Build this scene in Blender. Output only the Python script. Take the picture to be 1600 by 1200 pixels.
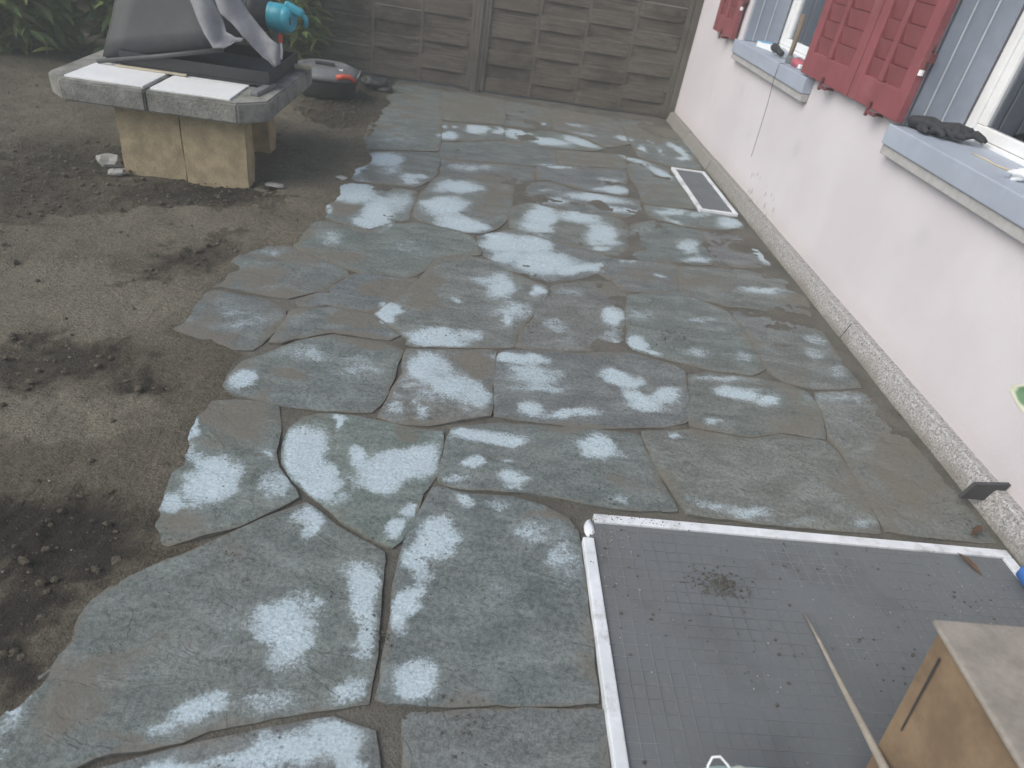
import bpy, bmesh, math, random
import numpy as np
from mathutils import Vector, Matrix, noise
from mathutils.geometry import delaunay_2d_cdt

for o in list(bpy.data.objects):
    bpy.data.objects.remove(o, do_unlink=True)
scene = bpy.context.scene
COL = scene.collection
R = math.radians
random.seed(11)

# ------------------------------------------------------------------ camera
CAMERA_AXES = [[0.98969, -0.10545, -0.09697], [-0.01862, 0.57643, -0.81693], [0.14204, 0.81031, 0.56852]]
cam_data = bpy.data.cameras.new('camera')
cam = bpy.data.objects.new('camera', cam_data)
COL.objects.link(cam)
m4 = Matrix(CAMERA_AXES).to_4x4()
m4.translation = (0, 0, 1.5)
cam.matrix_world = m4
cam_data.sensor_width = 36.0
cam_data.lens = 36.0 * 1053 / 1600
cam_data.clip_start = 0.02
cam_data.clip_end = 500
cam_data.dof.use_dof = True
cam_data.dof.focus_distance = 2.3
cam_data.dof.aperture_fstop = 3.4
scene.camera = cam

# ------------------------------------------------------------------ sky and sun (overcast)
SUN_EL, SUN_AZ = 42.0, 245.0      # compass azimuth the light comes from, clockwise from +Y
world = bpy.data.worlds.new('World')
scene.world = world
world.use_nodes = True
wn = world.node_tree.nodes
sky = wn.new('ShaderNodeTexSky')
sky.sky_type = 'NISHITA'
sky.sun_disc = False
sky.sun_elevation = R(SUN_EL)
sky.sun_rotation = R(SUN_AZ)
sky.air_density = 1.0
sky.dust_density = 3.0
sky.ozone_density = 1.0
wn['Background'].inputs['Strength'].default_value = 0.075
world.node_tree.links.new(sky.outputs[0], wn['Background'].inputs['Color'])
sun_data = bpy.data.lights.new('sun', 'SUN')
sun_data.energy = 1.4
sun_data.angle = R(55)
sun_data.color = (1.0, 0.97, 0.905)
sun = bpy.data.objects.new('sun', sun_data)
COL.objects.link(sun)
sd = Vector((math.sin(R(SUN_AZ)) * math.cos(R(SUN_EL)), math.cos(R(SUN_AZ)) * math.cos(R(SUN_EL)), math.sin(R(SUN_EL))))
sun.rotation_euler = sd.to_track_quat('Z', 'Y').to_euler()
sun.location = sd * 20
vs = scene.view_settings
vs.view_transform = 'Standard'
vs.look = 'None'
vs.gamma = 1.0
vs.use_curve_mapping = False
vs.exposure = 0.9

# ------------------------------------------------------------------ helpers
class MB:
    """collects shapes and links them as one mesh object"""
    def __init__(s):
        s.v, s.f = [], []
    def add(s, vs_, fs_):
        b = len(s.v)
        s.v += [tuple(p) for p in vs_]
        s.f += [tuple(i + b for i in f) for f in fs_]
        return s
    def box(s, lo, hi, bev=0.0, M=None, jit=0.0):
        bm = bmesh.new()
        bmesh.ops.create_cube(bm, size=1.0)
        c = [(a + b) / 2 for a, b in zip(lo, hi)]
        d = [abs(b - a) for a, b in zip(lo, hi)]
        for v in bm.verts:
            v.co = Vector((v.co.x * d[0] + random.uniform(-jit, jit), v.co.y * d[1] + random.uniform(-jit, jit), v.co.z * d[2] + random.uniform(-jit, jit)))
        if bev:
            bmesh.ops.bevel(bm, geom=list(bm.edges), offset=min(bev, min(d) * 0.45), segments=2, affect='EDGES', profile=0.6)
        T = Matrix.Translation(c)
        if M is not None:
            T = M @ T
        bm.verts.index_update()
        s.add([T @ v.co for v in bm.verts], [[v.index for v in f.verts] for f in bm.faces])
        bm.free()
        return s
    def tube(s, pts, rad, n=10, flat=1.0, cap=True):
        pts = [Vector(p) for p in pts]
        if not hasattr(rad, '__len__'):
            rad = [rad] * len(pts)
        vs_, fs_ = [], []
        up = Vector((0.137, 0.211, 0.97))
        for i, p in enumerate(pts):
            t = (pts[min(i + 1, len(pts) - 1)] - pts[max(i - 1, 0)]).normalized()
            a = t.cross(up)
            if a.length < 0.05:
                a = t.cross(Vector((1, 0, 0)))
            a.normalize()
            b = t.cross(a)
            for k in range(n):
                w = 2 * math.pi * k / n
                vs_.append(p + a * math.cos(w) * rad[i] + b * math.sin(w) * rad[i] * flat)
        for i in range(len(pts) - 1):
            for k in range(n):
                k2 = (k + 1) % n
                fs_.append((i * n + k, i * n + k2, (i + 1) * n + k2, (i + 1) * n + k))
        if cap:
            fs_.append(tuple(range(n))[::-1])
            fs_.append(tuple((len(pts) - 1) * n + k for k in range(n)))
        return s.add(vs_, fs_)
    def lathe(s, prof, n=24, M=None):
        vs_, fs_ = [], []
        M = M or Matrix()
        for (r, z) in prof:
            for k in range(n):
                w = 2 * math.pi * k / n
                vs_.append(M @ Vector((r * math.cos(w), r * math.sin(w), z)))
        for i in range(len(prof) - 1):
            for k in range(n):
                k2 = (k + 1) % n
                fs_.append((i * n + k, i * n + k2, (i + 1) * n + k2, (i + 1) * n + k))
        fs_.append(tuple(range(n))[::-1])
        fs_.append(tuple((len(prof) - 1) * n + k for k in range(n)))
        return s.add(vs_, fs_)
    def prism(s, poly, z0, z1, M=None):
        n = len(poly)
        M = M or Matrix()
        vs_ = [M @ Vector((x, y, z0)) for x, y in poly] + [M @ Vector((x, y, z1)) for x, y in poly]
        fs_ = [tuple(range(n))[::-1], tuple(range(n, 2 * n))] + [(i, (i + 1) % n, n + (i + 1) % n, n + i) for i in range(n)]
        return s.add(vs_, fs_)
    def lump(s, c, r, sub=1, amp=0.25, seed=0.0, M=None):
        bm = bmesh.new()
        bmesh.ops.create_icosphere(bm, subdivisions=sub, radius=1.0)
        bm.verts.index_update()
        out = []
        for v in bm.verts:
            k = 1 + amp * noise.noise(v.co * 1.7 + Vector((seed, seed * 1.3, -seed)))
            p = Vector((v.co.x * r[0] * k, v.co.y * r[1] * k, v.co.z * r[2] * k))
            if M is not None:
                p = M @ p
            out.append(p + Vector(c))
        s.add(out, [[v.index for v in f.verts] for f in bm.faces])
        bm.free()
        return s
    def mesh(s, name, material, smooth=False):
        me = bpy.data.meshes.new(name)
        me.from_pydata(s.v, [], s.f)
        me.materials.append(material)
        if smooth:
            me.polygons.foreach_set('use_smooth', [True] * len(me.polygons))
        me.update()
        return me
    def build(s, name, material, parent=None, smooth=False):
        o = bpy.data.objects.new(name, s.mesh(name, material, smooth))
        COL.objects.link(o)
        put(o, parent)
        return o

def world_matrix(o):
    if o.parent is None:
        return o.matrix_basis.copy()
    return world_matrix(o.parent) @ o.matrix_parent_inverse @ o.matrix_basis

def put(o, parent):
    if parent is not None:
        o.parent = parent
        o.matrix_parent_inverse = world_matrix(parent).inverted()

def thing(name, loc, label, cat, group=None):
    o = bpy.data.objects.new(name, None)
    o.empty_display_size = 0.1
    o.location = loc
    COL.objects.link(o)
    return tag(o, label, cat, group)

def tag(o, label=None, cat=None, group=None, kind=None):
    for k, v in (('label', label), ('category', cat), ('group', group), ('kind', kind)):
        if v:
            o[k] = v
    return o

class NT:
    """a node material"""
    def __init__(s, name):
        s.m = bpy.data.materials.new(name)
        s.m.use_nodes = True
        s.t = s.m.node_tree
        s.b = s.t.nodes['Principled BSDF']
        s.b.inputs['Specular IOR Level'].default_value = 0.4
    def val(s, sock, x):
        if isinstance(x, bpy.types.NodeSocket):
            s.t.links.new(x, sock)
        elif isinstance(x, (tuple, list)) and len(x) == 3 and sock.type == 'RGBA':
            sock.default_value = (*x, 1)
        else:
            sock.default_value = x
    def node(s, typ, ins=None, **props):
        n = s.t.nodes.new('ShaderNode' + typ)
        for k, v in props.items():
            setattr(n, k, v)
        for k, v in (ins or {}).items():
            s.val(n.inputs[k], v)
        return n
    def pos(s, scale=(1, 1, 1), obj=False, rot=(0, 0, 0)):
        src = s.node('TexCoord').outputs['Object'] if obj else s.node('NewGeometry').outputs['Position']
        return s.node('Mapping', {'Vector': src, 'Scale': scale, 'Rotation': rot}).outputs[0]
    def noise(s, vec, scale, detail=4, rough=0.55, dist=0.0):
        return s.node('TexNoise', {'Vector': vec, 'Scale': scale, 'Detail': detail, 'Roughness': rough, 'Distortion': dist}).outputs['Fac']
    def vor(s, vec, scale, out='Distance', **p):
        return s.node('TexVoronoi', {'Vector': vec, 'Scale': scale}, **p).outputs[out]
    def math(s, op, a, b=0.0, clamp=False):
        n = s.node('Math', operation=op, use_clamp=clamp)
        s.val(n.inputs[0], a)
        s.val(n.inputs[1], b)
        return n.outputs[0]
    def step(s, x, a, b, lo=0.0, hi=1.0):
        return s.node('MapRange', {'Value': x, 'From Min': a, 'From Max': b, 'To Min': lo, 'To Max': hi}, interpolation_type='SMOOTHSTEP').outputs[0]
    def mix(s, fac, a, b, mode='MIX'):
        n = s.node('Mix', data_type='RGBA', blend_type=mode)
        s.val(n.inputs[0], fac)
        s.val(n.inputs[6], a)
        s.val(n.inputs[7], b)
        return n.outputs[2]
    def attr(s, name):
        return s.node('Attribute', attribute_name=name).outputs['Fac']
    def rnd(s):
        return s.node('ObjectInfo').outputs['Random']
    def bump(s, h, strength=0.3, dist=0.01, prev=None):
        ins = {'Height': h, 'Strength': strength, 'Distance': dist}
        if prev is not None:
            ins['Normal'] = prev
        return s.node('Bump', ins).outputs[0]
    def done(s, col, rough=0.8, normal=None, **kw):
        s.val(s.b.inputs['Base Color'], col)
        s.val(s.b.inputs['Roughness'], rough)
        if normal is not None:
            s.val(s.b.inputs['Normal'], normal)
        for k, v in kw.items():
            s.val(s.b.inputs[k.replace('_', ' ')], v)
        return s.m

def plain(name, c, rough=0.6, var=0.25, scale=12.0, bump=0.15, bs=120.0, spec=0.4, metal=0.0, dirt=0.0, dirtc=(0.12, 0.105, 0.085), bdist=0.002):
    """a painted or moulded surface with uneven tone, grain and some grime"""
    t = NT(name)
    p = t.pos(obj=True)
    a = t.noise(p, scale, 5)
    b = t.noise(p, scale * 7, 3)
    k = t.math('ADD', t.math('MULTIPLY', a, 0.7), t.math('MULTIPLY', b, 0.3))
    lo = tuple(x * (1 - var) for x in c)
    hi = tuple(min(1, x * (1 + var)) for x in c)
    col = t.mix(t.step(k, 0.32, 0.68), lo, hi)
    if dirt:
        col = t.mix(t.math('MULTIPLY', t.step(t.noise(p, scale * 0.8, 6, 0.7), 0.5, 0.72), dirt), col, dirtc)
    r = t.step(b, 0.2, 0.8, max(0.03, rough - 0.08), min(1, rough + 0.08))
    n = t.bump(t.noise(p, bs, 3), bump, bdist)
    t.b.inputs['Specular IOR Level'].default_value = spec
    return t.done(col, r, n, Metallic=metal)

# ------------------------------------------------------------------ materials of the setting
def stone_material():
    t = NT('patio_slab_gneiss')
    p = t.pos()
    pf = t.pos((3.4, 8.0, 3.4), rot=(0, 0, R(-6)))
    big = t.noise(p, 3.2, 4)
    fol = t.noise(pf, 1.6, 5, 0.58, 0.5)
    fine = t.noise(p, 75, 4, 0.7)
    grain = t.noise(p, 260, 2, 0.6)
    base = t.node('ObjectInfo').outputs['Color']
    base = t.mix(t.step(fol, 0.35, 0.7), t.mix(0.34, base, (0.055, 0.063, 0.058)), t.mix(0.36, base, (0.29, 0.325, 0.315)))
    base = t.mix(t.step(big, 0.42, 0.68, 0, 0.22), base, (0.155, 0.150, 0.132))
    base = t.mix(t.step(t.math('ADD', t.math('MULTIPLY', fine, .6), t.math('MULTIPLY', grain, .4)), 0.36, 0.64, 0.0, 1.0), t.mix(0.45, base, (0.05, 0.055, 0.055)), t.mix(0.22, base, (0.40, 0.44, 0.43)))
    cleft = t.noise(t.pos((2.0, 3.6, 2.0), rot=(0, 0, R(14))), 2.6, 4, 0.6, 0.9)
    base = t.mix(t.step(t.math('ABSOLUTE', t.math('SUBTRACT', cleft, 0.5)), 0.010, 0.0, 0, 0.30), base, (0.06, 0.062, 0.055))
    # dried, pale areas
    n1 = t.noise(p, 13, 5, 0.62, 0.6)
    n2 = t.noise(pf, 6, 5, 0.7)
    n3 = t.noise(p, 120, 4, 0.8)
    d = t.math('ADD', t.attr('dry'), t.math('MULTIPLY', t.math('SUBTRACT', n1, 0.5), 1.0))
    d = t.math('ADD', d, t.math('MULTIPLY', t.math('SUBTRACT', n2, 0.5), 0.8))
    d = t.math('ADD', d, t.math('MULTIPLY', t.math('SUBTRACT', n3, 0.5), 1.25))
    d = t.math('ADD', d, t.math('MULTIPLY', t.math('SUBTRACT', grain, 0.5), 0.35))
    d = t.math('ADD', d, t.step(t.noise(p, 2.6, 4, 0.6, 0.4), 0.48, 0.66, 0.0, 0.22))
    dry = t.math('ADD', t.math('MULTIPLY', t.step(d, 0.34, 0.84), 0.84), t.math('MULTIPLY', t.step(d, 0.02, 0.6), 0.16))
    dcol = t.mix(t.step(n3, 0.3, 0.7), (0.26, 0.33, 0.365), (0.52, 0.63, 0.69))
    dcol = t.mix(t.step(n1, 0.3, 0.75, 0, 0.5), dcol, (0.39, 0.46, 0.50))
    col = t.mix(t.math('MULTIPLY', dry, t.step(t.attr('dry'), 0.1, 1.05, 0.62, 1.0)), base, dcol)
    # sandy film and silt left by brushing in the joints
    s = t.math('ADD', t.attr('mud'), t.math('MULTIPLY', t.math('SUBTRACT', t.noise(p, 6.5, 5, 0.6, 0.5), 0.5), 1.3))
    s = t.math('ADD', s, t.math('MULTIPLY', t.math('SUBTRACT', n3, 0.5), 0.35))
    mud = t.math('MULTIPLY', t.step(s, 0.30, 0.80), 0.88)
    mcol = t.mix(fine, (0.108, 0.102, 0.086), (0.180, 0.171, 0.145))
    col = t.mix(mud, col, mcol)
    # pits and dark crumbs
    pit = t.step(t.vor(p, 42), 0.19, 0.08)
    pitm = t.math('MULTIPLY', pit, t.step(t.noise(p, 5, 3), 0.47, 0.60))
    col = t.mix(t.math('MULTIPLY', pitm, 0.75), col, (0.05, 0.05, 0.046))
    rough = t.math('MAXIMUM', t.math('MULTIPLY', dry, 0.92), t.math('MAXIMUM', t.math('MULTIPLY', mud, 1.0), t.step(fine, 0.3, 0.7, 0.66, 0.84)))
    h = t.math('ADD', t.math('MULTIPLY', fol, 0.9), t.math('MULTIPLY', fine, 0.35))
    h = t.math('ADD', h, t.math('MULTIPLY', grain, 0.22))
    h = t.math('SUBTRACT', h, t.math('MULTIPLY', pitm, 0.25))
    h = t.math('ADD', h, t.math('MULTIPLY', t.step(cleft, 0.47, 0.53), 0.35))
    h = t.math('ADD', h, t.math('MULTIPLY', t.noise(p, 28, 4, 0.65), 0.6))
    n = t.bump(h, 0.6, 0.006)
    t.b.inputs['Specular IOR Level'].default_value = 0.28
    return t.done(col, rough, n)

def sand_material():
    t = NT('joint_sand')
    p = t.pos()
    a = t.noise(p, 5, 5)
    b = t.noise(p, 90, 5, 0.75)
    g = t.vor(p, 170)
    col = t.mix(t.step(a, 0.35, 0.7), (0.096, 0.093, 0.080), (0.156, 0.152, 0.133))
    col = t.mix(t.step(b, 0.35, 0.7), t.mix(0.5, col, (0.055, 0.048, 0.038)), col)
    col = t.mix(t.step(g, 0.2, 0.08, 0, 0.3), col, (0.32, 0.30, 0.27))
    h = t.math('ADD', b, t.math('MULTIPLY', g, 0.5))
    return t.done(col, 0.9, t.bump(h, 0.7, 0.006))

def soil_material():
    t = NT('bare_soil')
    p = t.pos()
    s = t.attr('soil')
    a = t.noise(p, 2.4, 6, 0.62, 0.6)
    b = t.noise(p, 34, 6, 0.72)
    c = t.noise(p, 140, 3, 0.7)
    k = t.math('ADD', t.math('MULTIPLY', s, 0.72), t.math('ADD', t.math('MULTIPLY', a, 0.75), t.math('MULTIPLY', t.math('ADD', t.math('MULTIPLY', b, 0.6), t.math('MULTIPLY', t.noise(t.pos((1.0, 2.6, 1.0)), 13, 5, 0.7, 0.5), 0.5)), 0.75)))
    k = t.math('ADD', k, 0.05)
    ramp = t.node('ValToRGB', {'Fac': t.step(k, -0.1, 1.35)})
    cr = ramp.color_ramp
    cr.elements[0].position = 0.12; cr.elements[0].color = (0.034, 0.029, 0.022, 1)
    cr.elements[1].position = 0.95; cr.elements[1].color = (0.27, 0.245, 0.185, 1)
    e = cr.elements.new(0.42); e.color = (0.105, 0.090, 0.065, 1)
    e = cr.elements.new(0.68); e.color = (0.165, 0.145, 0.107, 1)
    col = t.mix(t.step(t.math('ADD', t.math('MULTIPLY', c, 0.6), t.math('MULTIPLY', t.noise(p, 62, 4, 0.75), 0.4)), 0.36, 0.62), t.mix(0.6, ramp.outputs[0], (0.022, 0.019, 0.015)), ramp.outputs[0])
    col = t.mix(t.step(t.vor(p, 55), 0.16, 0.07, 0, 0.35), col, (0.24, 0.225, 0.20))
    h = t.math('ADD', t.math('MULTIPLY', b, 1.0), t.math('MULTIPLY', c, 0.35))
    return t.done(col, 0.93, t.bump(h, 1.0, 0.03))

def wall_material():
    t = NT('pale_render')
    p = t.pos()
    a = t.noise(p, 1.6, 4)
    b = t.noise(p, 55, 5, 0.7)
    c = t.noise(p, 190, 3, 0.7)
    col = t.mix(t.step(a, 0.35, 0.7), (0.605, 0.578, 0.615), (0.66, 0.635, 0.668))
    # damp smudges, mud splashes above the plinth
    sm = t.math('MULTIPLY', t.step(t.vor(p, 4.2), 0.34, 0.1), t.step(t.noise(p, 1.1, 3), 0.5, 0.62))
    col = t.mix(t.math('MULTIPLY', sm, 0.5), col, (0.52, 0.51, 0.54))
    sep = t.node('SeparateXYZ', {'Vector': t.node('NewGeometry').outputs['Position']})
    z, y = sep.outputs['Z'], sep.outputs['Y']
    low = t.step(t.math('ADD', z, t.math('MULTIPLY', b, 0.10)), 0.26, 0.08, 0, 0.42)
    col = t.mix(low, col, (0.42, 0.38, 0.33))
    dy = t.math('ABSOLUTE', t.math('SUBTRACT', y, 4.5))
    near = t.math('MULTIPLY', t.step(dy, 0.42, 0.05), t.step(z, 0.34, 0.10))
    sp = t.vor(t.pos((1, 1, 0.45)), 30)
    spots = t.math('MULTIPLY', t.step(sp, 0.34, 0.2), t.step(t.math('ADD', near, t.math('MULTIPLY', t.noise(p, 14, 2), 0.9)), 0.62, 0.8))
    col = t.mix(t.math('MULTIPLY', spots, 0.5), col, (0.16, 0.13, 0.10))
    h = t.math('ADD', t.math('MULTIPLY', b, 0.7), t.math('MULTIPLY', c, 0.5))
    return t.done(col, 0.92, t.bump(h, 0.55, 0.004))

def granite_material():
    t = NT('plinth_granite')
    p = t.pos()
    a = t.noise(p, 110, 4, 0.8)
    b = t.noise(p, 34, 4, 0.7)
    c = t.noise(p, 3, 3)
    col = t.mix(t.step(a, 0.38, 0.6), (0.13, 0.13, 0.13), (0.50, 0.50, 0.50))
    col = t.mix(t.step(b, 0.4, 0.65), col, t.mix(0.6, col, (0.30, 0.29, 0.28)))
    sep = t.node('SeparateXYZ', {'Vector': t.node('NewGeometry').outputs['Position']})
    mudz = t.step(t.math('ADD', sep.outputs['Z'], t.math('MULTIPLY', t.math('SUBTRACT', c, 0.5), 0.12)), 0.055, -0.005, 0, 0.75)
    mudz = t.math('MAXIMUM', mudz, t.step(t.math('ADD', sep.outputs['Y'], t.math('MULTIPLY', c, 0.8)), 2.8, 6.6, 0, 0.55))
    col = t.mix(mudz, col, (0.165, 0.15, 0.125))
    return t.done(col, 0.8, t.bump(a, 0.4, 0.004))

def wood_material(name, c1, c2, dark, stain=0.6, axis=(1.2, 30, 30), rough=0.85):
    t = NT(name)
    r = t.rnd()
    off = t.node('CombineXYZ', {'X': t.math('MULTIPLY', r, 37.0), 'Y': t.math('MULTIPLY', r, 11.0), 'Z': t.math('MULTIPLY', r, 23.0)}).outputs[0]
    base = t.node('VectorMath', operation='ADD')
    t.val(base.inputs[0], t.node('NewGeometry').outputs['Position'])
    t.val(base.inputs[1], off)
    p = t.node('Mapping', {'Vector': base.outputs[0], 'Scale': axis}).outputs[0]
    q = base.outputs[0]
    g1 = t.noise(p, 2.2, 6, 0.68, 0.8)
    g2 = t.noise(p, 9, 4, 0.7)
    col = t.mix(t.step(g1, 0.3, 0.7), c1, c2)
    col = t.mix(t.step(g2, 0.45, 0.7, 0, 0.55), col, dark)
    col = t.mix(t.math('MULTIPLY', t.step(t.noise(t.pos((1, 1, 1.6)), 2.3, 5, 0.65), 0.47, 0.68), stain), col, dark)
    col = t.mix(t.step(r, 0.0, 1.0, 0, 0.30), col, t.mix(0.5, c2, c1))
    h = t.math('ADD', t.math('MULTIPLY', g1, 0.6), t.math('MULTIPLY', g2, 0.5))
    return t.done(col, rough, t.bump(h, 0.5, 0.004))

def screen_material():
    t = NT('woven_screen')
    p = t.pos()
    w1 = t.node('TexWave', {'Vector': p, 'Scale': 105.0, 'Distortion': 0.4}, wave_type='BANDS', bands_direction='X').outputs['Fac']
    w2 = t.node('TexWave', {'Vector': p, 'Scale': 105.0, 'Distortion': 0.4}, wave_type='BANDS', bands_direction='Y').outputs['Fac']
    k = t.math('MULTIPLY', w1, w2)
    a = t.noise(p, 2.6, 5, 0.6)
    b = t.noise(p, 60, 4, 0.7)
    col = t.mix(k, (0.118, 0.132, 0.143), (0.185, 0.202, 0.214))
    col = t.mix(t.step(a, 0.45, 0.68, 0, 0.5), col, (0.135, 0.136, 0.135))
    col = t.mix(t.step(t.noise(p, 4.2, 3), 0.55, 0.7, 0, 0.35), col, (0.075, 0.08, 0.085))
    col = t.mix(t.step(b, 0.55, 0.75, 0, 0.35), col, (0.24, 0.235, 0.22))
    return t.done(col, 0.75, t.bump(k, 0.35, 0.002))

M_STONE, M_SAND, M_SOIL, M_WALL, M_GRANITE = stone_material(), sand_material(), soil_material(), wall_material(), granite_material()
M_FENCE = wood_material('weathered_fence_wood', (0.062, 0.052, 0.042), (0.180, 0.156, 0.130), (0.022, 0.018, 0.015), 0.75)
M_POST = wood_material('weathered_post_wood', (0.085, 0.075, 0.063), (0.165, 0.149, 0.127), (0.038, 0.032, 0.027), 0.45, (30, 30, 1.2))
M_SCREEN = screen_material()
M_ALU = plain('white_coated_frame', (0.66, 0.70, 0.74), 0.5, 0.10, 9, 0.1, dirt=0.55)
M_PVC = plain('white_window_frame', (0.80, 0.82, 0.83), 0.35, 0.05, 5, 0.03)
M_SILL = plain('grey_blue_sill_paint', (0.36, 0.41, 0.495), 0.5, 0.08, 3, 0.08, dirt=0.25, dirtc=(0.42, 0.44, 0.47))
M_JAMB = plain('grey_blue_lining', (0.27, 0.305, 0.37), 0.55, 0.10, 3, 0.08)
M_BEAD = plain('pale_lining_bead', (0.48, 0.52, 0.58), 0.55, 0.06, 4, 0.05)
M_LEDGE = plain('sill_stone_edge', (0.40, 0.40, 0.40), 0.85, 0.12, 20, 0.25)
M_RED = plain('dark_red_shutter_paint', (0.245, 0.074, 0.085), 0.5, 0.14, 5, 0.12, dirt=0.35, dirtc=(0.30, 0.14, 0.14))
M_IRON = plain('red_painted_iron', (0.16, 0.055, 0.06), 0.55, 0.2, 20, 0.2)

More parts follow.
